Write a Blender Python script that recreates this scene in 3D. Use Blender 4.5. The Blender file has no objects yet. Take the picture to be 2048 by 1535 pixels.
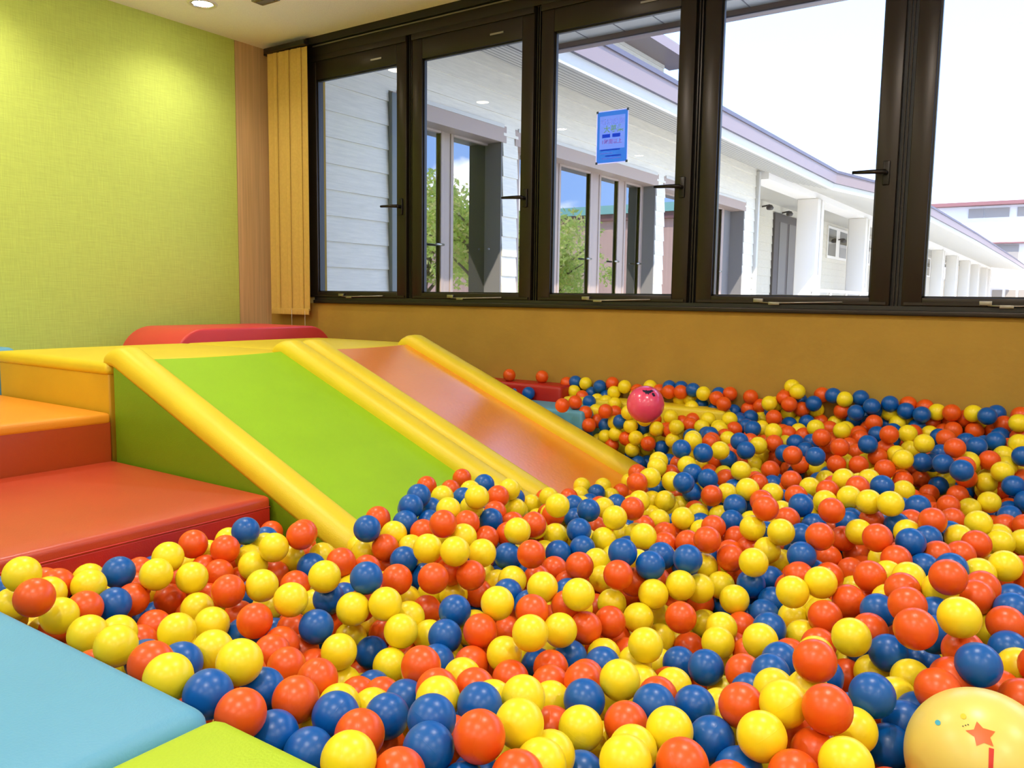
import bpy, bmesh, math, random
from mathutils import Vector, Matrix, noise
PI=math.pi
random.seed(7)
S=bpy.context.scene
COL=S.collection
ZO=0.80                      # eye height above the pit floor; the eye stands over the world origin
# ------------------------------------------------------------------ camera
F_PX=1630.07
cam_d=bpy.data.cameras.new('camera'); cam=bpy.data.objects.new('camera',cam_d); COL.objects.link(cam)
cam_d.sensor_width=36; cam_d.lens=F_PX/2048*36; cam_d.clip_start=0.02; cam_d.clip_end=400
right=Vector((0.82151745,0.57001367,0.01390998)); down=Vector((0.07097605,-0.07802564,-0.99442164)); fwd=Vector((-0.5657486,0.81792201,-0.10455675))
M=Matrix((right,-down,-fwd)).transposed().to_4x4(); M.translation=Vector((0,0,ZO)); cam.matrix_world=M
S.camera=cam
# ------------------------------------------------------------------ view
vs=S.view_settings; vs.view_transform='Standard'; vs.look='None'; vs.gamma=1; vs.use_curve_mapping=False
vs.exposure=0.44
S.cycles.max_bounces=8; S.cycles.diffuse_bounces=5; S.cycles.glossy_bounces=4; S.cycles.caustics_reflective=False; S.cycles.caustics_refractive=False
# ------------------------------------------------------------------ sky: blue with white clouds
W=bpy.data.worlds.new('sky'); S.world=W; W.use_nodes=True
n=W.node_tree.nodes; l=W.node_tree.links; n.clear()
def N(t,**k):
    o=n.new(t)
    for a,b in k.items(): setattr(o,a,b)
    return o
tc=N('ShaderNodeTexCoord'); sep=N('ShaderNodeSeparateXYZ'); l.new(tc.outputs['Generated'],sep.inputs[0])
ramp=N('ShaderNodeValToRGB'); l.new(sep.outputs[2],ramp.inputs[0])
e=ramp.color_ramp.elements; e[0].position=0.0; e[0].color=(.34,.55,1.0,1); e[1].position=.55; e[1].color=(.20,.40,.95,1)
nz=N('ShaderNodeTexNoise'); nz.inputs['Scale'].default_value=2.6; nz.inputs['Detail'].default_value=9; nz.inputs['Roughness'].default_value=.55
mp=N('ShaderNodeMapping'); mp.inputs['Scale'].default_value=(1,1,2.6); mp.inputs['Location'].default_value=(.35,.1,.2); l.new(tc.outputs['Generated'],mp.inputs[0]); l.new(mp.outputs[0],nz.inputs[0])
cr=N('ShaderNodeValToRGB'); l.new(nz.outputs[0],cr.inputs[0]); cr.color_ramp.elements[0].position=.53; cr.color_ramp.elements[1].position=.66
# one cumulus standing over the trees to the north-east
dv=N('ShaderNodeVectorMath',operation='DISTANCE'); dv.inputs[1].default_value=(.600,.790,.105)
n2=N('ShaderNodeTexNoise'); n2.inputs['Scale'].default_value=16; n2.inputs['Detail'].default_value=6
l.new(tc.outputs['Generated'],n2.inputs[0]); l.new(tc.outputs['Generated'],dv.inputs[0])
ma=N('ShaderNodeMath',operation='MULTIPLY_ADD'); l.new(n2.outputs[0],ma.inputs[0]); ma.inputs[1].default_value=.11; l.new(dv.outputs['Value'],ma.inputs[2])
cr2=N('ShaderNodeValToRGB'); l.new(ma.outputs[0],cr2.inputs[0]); cr2.color_ramp.elements[0].position=.105; cr2.color_ramp.elements[0].color=(1,1,1,1); cr2.color_ramp.elements[1].position=.125; cr2.color_ramp.elements[1].color=(0,0,0,1)
mx=N('ShaderNodeMath',operation='MAXIMUM'); l.new(cr.outputs[0],mx.inputs[0]); l.new(cr2.outputs[0],mx.inputs[1])
mix=N('ShaderNodeMixRGB'); l.new(mx.outputs[0],mix.inputs[0]); l.new(ramp.outputs[0],mix.inputs[1]); mix.inputs[2].default_value=(1.5,1.5,1.55,1)
bg=N('ShaderNodeBackground'); l.new(mix.outputs[0],bg.inputs[0]); bg.inputs[1].default_value=2.8
wo=N('ShaderNodeOutputWorld'); l.new(bg.outputs[0],wo.inputs[0])
# ------------------------------------------------------------------ sun (behind the building, from the right)
sd=bpy.data.lights.new('sun','SUN'); sd.energy=6; sd.angle=math.radians(.6); sd.color=(1,.95,.86)
so=bpy.data.objects.new('sun',sd); COL.objects.link(so); so.rotation_euler=Vector((-1,1.2,-1.75)).to_track_quat('-Z','Y').to_euler()
# ------------------------------------------------------------------ materials
def _m(name):
    m=bpy.data.materials.new(name); m.use_nodes=True; t=m.node_tree; b=t.nodes['Principled BSDF']; return m,t,b
def rgb(r,g,b): return (r,g,b,1)
def srgb(r,g,b):
    f=lambda c:(c/255/12.92) if c/255<=.04045 else ((c/255+.055)/1.055)**2.4
    return (f(r),f(g),f(b),1)
def mat(name,color,rough=.5,spec=.5,metal=0,noise_amt=0,noise_scale=8,bump=0,bump_scale=200,coat=0,coat_r=.1,stretch=None,emit=None,es=0,sub=0,trans=0,ior=None):
    m,t,b=_m(name); N=t.nodes.new; L=t.links.new
    b.inputs['Base Color'].default_value=color; b.inputs['Roughness'].default_value=rough; b.inputs['Specular IOR Level'].default_value=spec; b.inputs['Metallic'].default_value=metal
    b.inputs['Coat Weight'].default_value=coat; b.inputs['Coat Roughness'].default_value=coat_r
    if ior: b.inputs['IOR'].default_value=ior
    if sub:
        b.inputs['Subsurface Weight'].default_value=sub; b.inputs['Subsurface Radius'].default_value=(1,.6,.4); b.inputs['Subsurface Scale'].default_value=.01
    if emit: b.inputs['Emission Color'].default_value=emit; b.inputs['Emission Strength'].default_value=es
    tcn=N('ShaderNodeTexCoord'); mp=N('ShaderNodeMapping'); L(tcn.outputs['Object'],mp.inputs[0])
    if stretch: mp.inputs['Scale'].default_value=stretch
    if noise_amt:
        nz=N('ShaderNodeTexNoise'); nz.inputs['Scale'].default_value=noise_scale; nz.inputs['Detail'].default_value=6; L(mp.outputs[0],nz.inputs[0])
        mr=N('ShaderNodeMapRange'); L(nz.outputs[0],mr.inputs[0]); mr.inputs[1].default_value=.3; mr.inputs[2].default_value=.7; mr.inputs[3].default_value=1-noise_amt; mr.inputs[4].default_value=1+noise_amt
        vm=N('ShaderNodeVectorMath'); vm.operation='SCALE'; vm.inputs[0].default_value=color[:3]; L(mr.outputs[0],vm.inputs['Scale']); L(vm.outputs[0],b.inputs['Base Color'])
    if bump:
        nb=N('ShaderNodeTexNoise'); nb.inputs['Scale'].default_value=bump_scale; nb.inputs['Detail'].default_value=3; L(mp.outputs[0],nb.inputs[0])
        bp=N('ShaderNodeBump'); bp.inputs['Strength'].default_value=bump; bp.inputs['Distance'].default_value=.002; L(nb.outputs[0],bp.inputs['Height']); L(bp.outputs[0],b.inputs['Normal'])
    return m
def vinyl(name,c,rough=.42,coat=0,spec=.5,bump=.25,bs=260): return mat(name,c,rough=rough,spec=spec,noise_amt=.04,noise_scale=5,bump=bump,bump_scale=bs,coat=coat,coat_r=.22)
def linen(name,c):
    m,t,b=_m(name); N=t.nodes.new; L=t.links.new
    b.inputs['Roughness'].default_value=.75; b.inputs['Specular IOR Level'].default_value=.25
    tcn=N('ShaderNodeTexCoord'); out=None
    vals=[]
    for sc in ((1,160,5),(1,5,160)):
        mp=N('ShaderNodeMapping'); mp.inputs['Scale'].default_value=sc; L(tcn.outputs['Object'],mp.inputs[0])
        nz=N('ShaderNodeTexNoise'); nz.inputs['Scale'].default_value=2.2; nz.inputs['Detail'].default_value=4; L(mp.outputs[0],nz.inputs[0]); vals.append(nz.outputs[0])
    ad=N('ShaderNodeMath'); ad.operation='ADD'; L(vals[0],ad.inputs[0]); L(vals[1],ad.inputs[1])
    mr=N('ShaderNodeMapRange'); L(ad.outputs[0],mr.inputs[0]); mr.inputs[1].default_value=.6; mr.inputs[2].default_value=1.4; mr.inputs[3].default_value=.84; mr.inputs[4].default_value=1.14
    vm=N('ShaderNodeVectorMath'); vm.operation='SCALE'; vm.inputs[0].default_value=c[:3]; L(mr.outputs[0],vm.inputs['Scale']); L(vm.outputs[0],b.inputs['Base Color'])
    bp=N('ShaderNodeBump'); bp.inputs['Strength'].default_value=.25; bp.inputs['Distance'].default_value=.001; L(ad.outputs[0],bp.inputs['Height']); L(bp.outputs[0],b.inputs['Normal'])
    return m
def paper(name,c,f=.8):
    m=bpy.data.materials.new(name); m.use_nodes=True; t=m.node_tree; t.nodes.clear(); N=t.nodes.new; L=t.links.new
    d=N('ShaderNodeBsdfDiffuse'); d.inputs[0].default_value=c; tr=N('ShaderNodeBsdfTranslucent'); tr.inputs[0].default_value=c; ms=N('ShaderNodeMixShader'); ms.inputs[0].default_value=f
    o=N('ShaderNodeOutputMaterial'); L(d.outputs[0],ms.inputs[1]); L(tr.outputs[0],ms.inputs[2]); L(ms.outputs[0],o.inputs[0]); return m
def glass_mat(name,tint=(1,1,1,1)):
    m=bpy.data.materials.new(name); m.use_nodes=True; t=m.node_tree; t.nodes.clear(); N=t.nodes.new; L=t.links.new
    tr=N('ShaderNodeBsdfTransparent'); tr.inputs[0].default_value=tint; gl=N('ShaderNodeBsdfGlossy'); gl.inputs['Roughness'].default_value=.0
    fr=N('ShaderNodeFresnel'); fr.inputs[0].default_value=1.5; ms=N('ShaderNodeMixShader'); L(fr.outputs[0],ms.inputs[0]); L(tr.outputs[0],ms.inputs[1]); L(gl.outputs[0],ms.inputs[2])
    o=N('ShaderNodeOutputMaterial'); L(ms.outputs[0],o.inputs[0]); return m
MT=dict(
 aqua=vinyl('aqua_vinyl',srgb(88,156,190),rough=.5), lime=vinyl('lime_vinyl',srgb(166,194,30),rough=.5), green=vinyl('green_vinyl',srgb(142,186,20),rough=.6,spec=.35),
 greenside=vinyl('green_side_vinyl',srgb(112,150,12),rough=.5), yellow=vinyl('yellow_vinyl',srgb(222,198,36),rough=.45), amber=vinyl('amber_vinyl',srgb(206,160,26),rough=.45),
 orange=vinyl('orange_vinyl',srgb(226,146,30),rough=.42), oslide=vinyl('orange_slide_vinyl',srgb(240,138,6),rough=.30,spec=.8,coat=1.0,bump=.6,bs=60), rust=vinyl('rust_vinyl',srgb(164,62,16),rough=.45),
 red=vinyl('red_vinyl',srgb(184,64,34),rough=.40,coat=.15), darkred=vinyl('dark_red_vinyl',srgb(172,28,20),rough=.45), pinkred=vinyl('pink_red_vinyl',srgb(214,62,62),rough=.4),
 seam=mat('seam_thread',srgb(150,50,30),rough=.7),
 bo=mat('orange_plastic',srgb(224,86,20),rough=.33,spec=.45), by=mat('yellow_plastic',srgb(238,216,30),rough=.33,spec=.45), bb=mat('blue_plastic',srgb(4,86,168),rough=.33,spec=.45),
 bigy=mat('pale_yellow_rubber',srgb(224,206,104),rough=.34,spec=.6), pink=mat('pink_rubber',srgb(226,70,112),rough=.24,spec=.6,coat=.3,coat_r=.15), ink=mat('navy_print',srgb(24,22,52),rough=.4), starc=mat('orange_print',srgb(232,98,34),rough=.4), redp=mat('red_print',srgb(206,40,20),rough=.4), cyanp=mat('cyan_print',srgb(60,170,200),rough=.4), goldp=mat('gold_print',srgb(214,196,40),rough=.4),
 greenwall=linen('green_wallcovering',srgb(194,212,102)), wood=mat('tan_wood_panel',srgb(206,172,124),rough=.5,noise_amt=.14,noise_scale=3,stretch=(8,22,.5)),
 plaster=mat('mustard_plaster',srgb(168,134,58),rough=.8,spec=.2,noise_amt=.07,noise_scale=4,bump=.6,bump_scale=28), cream=mat('cream_wall',srgb(236,230,216),rough=.85,spec=.2,noise_amt=.03),
 ceil=mat('speckled_ceiling_board',srgb(243,240,232),rough=.9,spec=.15,noise_amt=.05,noise_scale=220,bump=.5,bump_scale=150), floor=mat('beige_floor_mat',srgb(214,208,196),rough=.6,noise_amt=.05),
 pitfloor=mat('grey_pit_floor_mat',srgb(70,80,96),rough=.6),
 frame=mat('dark_bronze_aluminium',srgb(44,37,31),rough=.32,spec=.5,metal=.5), rail=mat('black_track',srgb(18,16,14),rough=.4), steel=mat('brushed_steel',srgb(150,146,136),rough=.3,metal=.9), handle=mat('dark_lever',srgb(38,34,30),rough=.3,metal=.6),
 glass=glass_mat('clear_glass'), blind=mat('cream_blind_fabric',srgb(200,166,88),rough=.8,spec=.2,noise_amt=.05,noise_scale=60), white=mat('white_plastic',srgb(226,222,210),rough=.4),
 lamp=mat('lamp_glow',(1,1,1,1),emit=(1,.86,.62,1),es=30), chrome=mat('chrome_trim',srgb(205,205,205),rough=.2,metal=1),
 poster=paper('blue_poster',srgb(72,132,206)), lav=paper('lavender_print',srgb(138,158,222),.9), pw=paper('pale_print',srgb(250,240,255),.97), pg=paper('lime_print',srgb(222,255,140),.97), pb=paper('deep_blue_print',srgb(110,160,235),.9), pr=paper('rose_print',srgb(236,150,190),.9), pcorner=mat('dark_tape',srgb(30,60,80),rough=.4),
 siding=mat('pale_grey_siding',srgb(206,199,180),rough=.6,noise_amt=.07,noise_scale=5,stretch=(1,1.2,16),bump=.5,bump_scale=30), soffit=mat('grey_soffit',srgb(184,180,168),rough=.6), groove=mat('soffit_groove',srgb(140,138,130),rough=.7), gutter=mat('mauve_grey_gutter',srgb(122,104,100),rough=.4), gdark=mat('dark_gutter_edge',srgb(76,72,84),rough=.5),
 outframe=mat('taupe_window_frame',srgb(150,130,116),rough=.5), outdark=mat('dark_grey_reveal',srgb(110,106,102),rough=.6), outglass=mat('mirror_window_glass',(.22,.23,.245,1),rough=.012,spec=.5,metal=1.0), post=mat('slate_post',srgb(96,102,100),rough=.5),
 column=mat('white_painted_column',srgb(224,218,206),rough=.6), ground=mat('pale_concrete',srgb(226,222,212),rough=.9,noise_amt=.05,noise_scale=1), farwall=mat('white_far_wall',srgb(232,226,220),rough=.7), farroof=mat('pale_far_roof',srgb(214,206,200),rough=.7), redtrim=mat('red_brown_trim',srgb(130,84,80),rough=.6), fargl=mat('tan_window',srgb(150,140,128),rough=.4),
 brown=mat('brown_siding',srgb(206,166,146),rough=.8,noise_amt=.1,noise_scale=1,stretch=(6,6,.2)), groof=mat('green_metal_roof',srgb(110,170,140),rough=.5), iron=mat('dark_iron',srgb(60,54,52),rough=.5), bark=mat('brown_bark',srgb(110,92,74),rough=.9,noise_amt=.2), leaf=paper('green_leaves',srgb(206,220,120),.55), leafdry=paper('yellowish_leaves',srgb(240,228,150),.55),
 roof=mat('dark_roof',srgb(90,90,92),rough=.8), bush=mat('shrub_leaves',srgb(110,140,50),rough=.8,noise_amt=.3),
)
_b=MT['oslide'].node_tree.nodes['Principled BSDF']; _b.inputs['Coat IOR'].default_value=2.3; _b.inputs['Coat Roughness'].default_value=.27
# ------------------------------------------------------------------ helpers
class MB:
    """collects shapes, then links them as one mesh object"""
    def __init__(s): s.bm=bmesh.new(); s.mats=[]
    def _mi(s,m):
        if m not in s.mats: s.mats.append(m)
        return s.mats.index(m)
    def _new(s,faces,m,smooth=False):
        i=s._mi(m)
        for f in faces: f.material_index=i; f.smooth=smooth
    def box(s,a,b,m,bev=0,seg=3,smooth=None):
        a=Vector(a); b=Vector(b); t=bmesh.new()
        bmesh.ops.create_cube(t,size=1); 
        for v in t.verts: v.co=Vector(((a[k]+b[k])/2+v.co[k]*(b[k]-a[k])) for k in range(3))
        if bev: bmesh.ops.bevel(t,geom=list(t.edges),offset=bev,segments=seg,profile=.5,affect='EDGES')
        s.merge(t,m,(bev>0) if smooth is None else smooth); return s
    def merge(s,t,m,smooth=False,mx=None):
        me=bpy.data.meshes.new('t'); 
        if mx is not None: t.transform(mx)
        bmesh.ops.recalc_face_normals(t,faces=t.faces)
        t.to_mesh(me); t.free(); n0=len(s.bm.faces); s.bm.from_mesh(me); bpy.data.meshes.remove(me); s.bm.faces.ensure_lookup_table()
        s._new(s.bm.faces[n0:],m,smooth); return s
    def prism(s,prof,axis,lo,hi,m,smooth=False,bev=0,seg=2):
        """extrude a closed profile. axis 'y': prof in (x,z); 'x': prof in (y,z); 'z': prof in (x,y)"""
        t=bmesh.new(); f3={'y':lambda p,q:(p[0],q,p[1]),'x':lambda p,q:(q,p[0],p[1]),'z':lambda p,q:(p[0],p[1],q)}[axis]
        A=[t.verts.new(f3(p,lo)) for p in prof]; B=[t.verts.new(f3(p,hi)) for p in prof]; k=len(prof)
        t.faces.new(A); t.faces.new(B[::-1])
        for i in range(k): t.faces.new((A[i],B[i],B[(i+1)%k],A[(i+1)%k]))
        bmesh.ops.recalc_face_normals(t,faces=t.faces)
        if bev:
            ed=[e for e in t.edges if len(e.link_faces)==2 and e.calc_face_angle()>.5]
            bmesh.ops.bevel(t,geom=ed,offset=bev,segments=seg,profile=.5,affect='EDGES')
        s.merge(t,m,smooth or bev>0); return s
    def tube(s,pts,r,m,seg=12,caps=True,smooth=True):
        t=bmesh.new(); rings=[]; pts=[Vector(p) for p in pts]
        up=None
        for i,p in enumerate(pts):
            d=(pts[min(i+1,len(pts)-1)]-pts[max(i-1,0)]).normalized()
            if up is None: up=d.orthogonal().normalized()
            up=(up-d*up.dot(d)).normalized(); q=d.cross(up); rr=r[i] if isinstance(r,(list,tuple)) else r
            rings.append([t.verts.new(p+(up*math.cos(a)+q*math.sin(a))*rr) for a in [2*PI*k/seg for k in range(seg)]])
        for a,b in zip(rings,rings[1:]):
            for k in range(seg): t.faces.new((a[k],a[(k+1)%seg],b[(k+1)%seg],b[k]))
        if caps: t.faces.new(rings[0][::-1]); t.faces.new(rings[-1])
        s.merge(t,m,smooth); return s
    def lathe(s,prof,m,c=(0,0,0),seg=32,smooth=True):
        t=bmesh.new(); R=[]
        for r_,z in prof: R.append([t.verts.new((c[0]+r_*math.cos(2*PI*k/seg),c[1]+r_*math.sin(2*PI*k/seg),c[2]+z)) for k in range(seg)] if r_>1e-6 else [t.verts.new((c[0],c[1],c[2]+z))])
        for a,b in zip(R,R[1:]):
            for k in range(seg):
                q=[a[k%len(a)],a[(k+1)%len(a)],b[(k+1)%len(b)],b[k%len(b)]]; u=[]
                for v in q:
                    if v not in u: u.append(v)
                if len(u)>2: t.faces.new(u)
        s.merge(t,m,smooth); return s
    def poly(s,pts,m):
        t=[s.bm.verts.new(p) for p in pts]; f=s.bm.faces.new(t); s._new([f],m); return s
    def obj(s,name,parent=None,loc=None):
        me=bpy.data.meshes.new(name); s.bm.to_mesh(me); s.bm.free()
        for m in s.mats: me.materials.append(MT[m])
        o=bpy.data.objects.new(name,me); COL.objects.link(o)
        if loc is not None and parent is None:
            o.data.transform(Matrix.Translation(-Vector(loc))); o.location=loc
        if parent is not None:
            o.parent=parent; o.data.transform(Matrix.Translation(-world_loc(parent)))
        return o
def world_loc(o):
    v=Vector(o.location)
    while o.parent: o=o.parent; v+=Vector(o.location)
    return v
def thing(name,label,cat,loc=(0,0,0),group=None):
    o=bpy.data.objects.new(name,None); COL.objects.link(o); o.location=loc; o.empty_display_size=.1
    o['label']=label; o['category']=cat
    if group: o['group']=group
    bpy.context.view_layer.update()
    return o
def tag(o,label,cat,group=None,kind=None):
    o['label']=label; o['category']=cat
    if group: o['group']=group
    if kind: o['kind']=kind
    return o
def struct(mb,name): o=mb.obj(name); o['kind']='structure'; return o
def shade_auto(o,ang=40):
    for p in o.data.polygons: p.use_smooth=True
    try: o.data.set_sharp_from_angle(angle=math.radians(ang))
    except Exception: pass
    return o
def P3(x,y,z): return (x,y,z+ZO)
WY=3.75                      # inner face of the window wall
XL=-4.663                    # face of the left wall
CH=2.448                     # ceiling height
# ================================================================== room shell
struct(MB().box((XL-.15,-3.2,-.16),(2.75,WY+.15,-.06),'floor'),'floor')
struct(MB().box((XL-.15,-3.2,CH),(2.75,WY+.02,CH+.12),'ceil'),'ceiling')
struct(MB().box((XL-.15,-3.2,-.06),(XL,WY+.15,CH),'cream'),'wall_left')
struct(MB().box((XL,-3.2,-.06),(XL+.012,3.486,CH),'greenwall'),'trim_1')
struct(MB().box((XL,3.49,-.06),(XL+.012,WY,CH),'wood'),'trim_2')
struct(MB().box((2.6,-3.2,-.06),(2.75,WY+.15,CH),'cream'),'wall_right')
struct(MB().box((XL-.15,-3.35,-.06),(2.75,-3.2,CH),'cream'),'wall_front')
w=MB(); w.box((XL,WY,-.06),(2.75,WY+.15,.75),'plaster'); w.box((XL,WY,.75),(-4.25,WY+.15,CH),'plaster'); struct(w,'wall_back')
# header track and sill of the window band
t=MB(); t.box((XL+.012,WY-.03,2.405),(2.6,WY+.12,CH),'rail'); t.box((XL+.2,WY-.005,2.335),(2.6,WY+.12,2.405),'frame',bev=.004); t.box((-4.19,WY-.012,2.392),(2.6,WY-.004,2.400),'steel'); struct(t,'trim_3')
t=MB(); t.box((-4.2,WY-.022,.750),(2.6,WY+.15,.772),'frame',bev=.004); t.box((-4.2,WY-.006,.772),(2.6,WY+.13,.790),'rail'); struct(t,'trim_4')
# ------------------------------------------------------------------ windows
def window(i,x0,x1):
    g0,g1,zb,zt=x0,x1,.826,2.185
    root=bpy.data.objects.new('window_%d'%i,None); COL.objects.link(root); root['kind']='structure'; root.location=((x0+x1)/2,WY+.03,.79)
    s=MB(); so_=.078
    # sash rails and stiles with stepped faces
    for a,b in (((g0-so_,WY-.002,.790),(g0,WY+.045,2.335)),((g1,WY-.002,.790),(g1+so_,WY+.045,2.335)),((g0,WY-.002,.790),(g1,WY+.045,zb)),((g0,WY-.002,zt),(g1,WY+.045,2.335))): s.box(a,b,'frame',bev=.003,seg=2)
    s.box((g0-so_+.012,WY-.010,.795),(g1+so_-.012,WY-.002,.806),'frame'); s.box((g0-so_,WY-.010,2.30),(g1+so_,WY-.002,2.335),'frame',bev=.002)
    s.obj('sash',root)
    gk=MB()
    for a,b in (((g0-.001,WY+.012,zb),(g0+.008,WY+.032,zt)),((g1-.008,WY+.012,zb),(g1+.001,WY+.032,zt)),((g0,WY+.012,zb-.001),(g1,WY+.032,zb+.006)),((g0,WY+.012,zt-.008),(g1,WY+.032,zt+.001))): gk.box(a,b,'rail')
    gk.obj('gasket',root)
    g=MB(); g.poly([(g0,WY+.022,zb),(g1,WY+.022,zb),(g1,WY+.022,zt),(g0,WY+.022,zt)],'glass'); g.obj('glass_pane',root)
    h=MB(); hx=g1+.038; hz=1.342
    h.box((hx-.014,WY-.012,hz-.05),(hx+.014,WY-.001,hz+.05),'handle',bev=.004); h.tube([(hx,WY-.012,hz),(hx,WY-.048,hz)],.010,'handle')
    h.tube([(hx+.006,WY-.048,hz),(hx-.05,WY-.052,hz+.002),(hx-.125,WY-.050,hz+.004)],[.010,.009,.007],'handle'); h.obj('handle',root)
    a=MB(); ax=g0+.30; a.box((ax-.09,WY-.020,.797),(ax-.045,WY-.004,.815),'steel',bev=.002); a.box((ax-.02,WY-.022,.786),(ax+.03,WY-.004,.800),'steel',bev=.002); a.tube([(ax-.06,WY-.016,.797),(ax,WY-.018,.795),(ax+.30,WY-.014,.803)],.004,'steel',seg=8); a.obj('stay_arm',root)
    v=MB(); v.box((g1-.21,WY-.008,2.232),(g1-.12,WY-.001,2.242),'steel'); v.obj('latch_plate',root)
x=-4.172
for i in range(7):
    window(i+1,x,x+.706); x+=.908
m_=MB(); x=-4.172
for i in range(8):
    m_.box((x-.129,WY+.030,.790),(x-.076,WY+.13,2.335),'rail')
    m_.box((x-.112,WY+.012,.790),(x-.108,WY+.03,2.335),'frame'); m_.box((x-.100,WY+.012,.790),(x-.094,WY+.03,2.335),'frame')
    x+=.908
struct(m_,'trim_5')
# ------------------------------------------------------------------ stacked vertical blind in the corner
b=thing('vertical_blind','cream fabric vertical blind drawn into the corner beside the first window','blind',(-4.38,WY-.07,CH-.07))
MB().box((-4.565,WY-.10,2.39),(-4.17,WY-.055,2.42),'rail',bev=.004).obj('head_rail',b)
for k in range(6):
    x0=-4.545+k*.056; s=MB(); a=math.radians(20 if k%2 else 9); wd=.089
    nseg=6; pr=[]
    for q in range(nseg+1):
        u=q/nseg; cv=.006*math.sin(PI*u); pr.append((x0+u*wd*math.cos(a),WY-.085+k*.002+cv+u*wd*math.sin(a)*(.35)))
    pr2=[(p[0],p[1]+.0012) for p in pr[::-1]]
    s.prism(pr+pr2,'z',.70,2.385,'blind',smooth=False); o=s.obj('slat',b); shade_auto(o)
    MB().box((x0+.002,WY-.088+k*.002,.672),(x0+wd*.95,WY-.080+k*.002,.712),'blind',bev=.002).obj('slat_weight',b)
for cx,z1 in ((-4.335,.585),(-4.205,.545)):
    s=MB(); 
    for k in range(14): s.lathe([(0,-.0024),(.0024,0),(0,.0024)],'white',(cx,WY-.088,z1+k*.0098),seg=6)
    s.tube([(cx,WY-.088,z1),(cx,WY-.088,.70)],.0009,'white',seg=5); s.obj('bead_chain',b)
# ------------------------------------------------------------------ poster taped to the third pane
py=WY+.0205
po=thing('poster','blue paper notice with white lettering taped inside the third window pane','poster',(-2.012,py,1.62))
X0,X1,Z0,Z1=-2.098,-1.926,1.495,1.749
b_=MB()
for a_,c_ in (((X0,Z0),(X0+.014,Z1)),((X1-.014,Z0),(X1,Z1)),((X0+.014,Z0),(X1-.014,Z0+.068)),((X0+.014,Z1-.022),(X1-.014,Z1))): b_.poly([(a_[0],py,a_[1]),(c_[0],py,a_[1]),(c_[0],py,c_[1]),(a_[0],py,c_[1])],'poster')
b_.obj('sheet',po)
d=MB(); d.poly([(X0+.014,py,Z0+.068),(X1-.014,py,Z0+.068),(X1-.014,py,Z1-.022),(X0+.014,py,Z1-.022)],'lav'); 
d.box((X0+.030,py-.0016,Z0+.124),(X0+.075,py-.0012,Z0+.142),'pb'); d.box((X0+.088,py-.0016,Z0+.124),(X0+.133,py-.0012,Z0+.142),'pb')
for k,(u,v,w_) in enumerate(((.022,.060,.11),(.02,.044,.07),(.05,.030,.09),(.03,.018,.11))): d.box((X0+u,py-.0012,Z0+v),(X0+u+w_,py-.0008,Z0+v+.006),'pw' if k%2 else 'pb')
d.obj('printed_panel',po)
b_=MB()
for a_,c_ in (((X0-.004,Z0-.005),(X0,Z1+.005)),((X1,Z0-.005),(X1+.004,Z1+.005)),((X0,Z0-.005),(X1,Z0)),((X0,Z1),(X1,Z1+.004))): b_.box((a_[0],py-.0008,a_[1]),(c_[0],py,c_[1]),'pw')
b_.obj('white_border',po)
t_=MB()
for cx in (X0,X1):
    for cz in (Z0,Z1): t_.box((cx-.006,py-.0016,cz-.006),(cx+.006,py-.0010,cz+.006),'pcorner')
t_.obj('corner_tape',po)
def text(body,x,z,size,m,name,parent,y=py-.0016):
    c=bpy.data.curves.new(name,'FONT'); c.body=body; c.size=size; c.align_x='CENTER'; c.offset=size*.012
    o=bpy.data.objects.new(name,c); COL.objects.link(o); bpy.context.view_layer.update()
    me=bpy.data.meshes.new_from_object(o.evaluated_get(bpy.context.evaluated_depsgraph_get())); bpy.data.objects.remove(o)
    me.transform(Matrix.Translation(Vector((x,y,z)))@Matrix.Rotation(PI/2,4,'X')); me.transform(Matrix.Translation(-world_loc(parent))); me.materials.clear(); me.materials.append(MT[m])
    q=bpy.data.objects.new(name,me); COL.objects.link(q); q.parent=parent; return q
cxp=(X0+X1)/2
text('新規会員',cxp+.002,Z0+.190,.034,'pw','lettering',po); text('大募集',cxp+.008,Z0+.152,.038,'pg','lettering',po); text('1時間以上',cxp,Z0+.094,.026,'pr','lettering',po)
# ------------------------------------------------------------------ ceiling downlights
def downlight(x,y,label,power,cone=None):
    o=thing('downlight',label,'ceiling light',(x,y,CH),'recessed downlights along the green wall')
    MB().lathe([(.060,.0),(.060,-.002),(.078,-.006),(.080,-.003),(.082,.0)],'white',(x,y,CH),seg=40).obj('trim_ring',o)
    MB().lathe([(.060,-.001),(.052,.012),(.048,.03)],'chrome',(x,y,CH-.004),seg=40).obj('reflector',o)
    MB().lathe([(0,-.006),(.03,-.005),(.052,-.001),(.055,.002)],'lamp',(x,y,CH-.001),seg=32).obj('lens',o)
    if power>=100:
        ld=bpy.data.lights.new('downlight_beam','AREA'); ld.shape='DISK'; ld.size=.11; ld.energy=power*.13; ld.color=(1,.94,.86); lo=bpy.data.objects.new('downlight_beam',ld); COL.objects.link(lo); lo.location=(0,0,-.012); lo.parent=o; return
    ld=bpy.data.lights.new('downlight_beam','SPOT'); ld.energy=power; ld.color=(1,.90,.76); ld.spot_size=math.radians(140); ld.spot_blend=1.0; ld.shadow_soft_size=.05
    lo=bpy.data.objects.new('downlight_beam',ld); COL.objects.link(lo); lo.location=(0,0,-.012); lo.parent=o
for k,(x,y) in enumerate([(-4.24,2.97)]): downlight(x,y,'round recessed downlight in the ceiling near the corner blind',36)
for x in (-4.28,):
    for y,nm in ((1.85,'second'),(.57,'third'),(-1.14,'fourth')): downlight(x,y,'recessed downlight by the green wall, %s from the window wall'%nm,36 if y>1 else 26)
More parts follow.
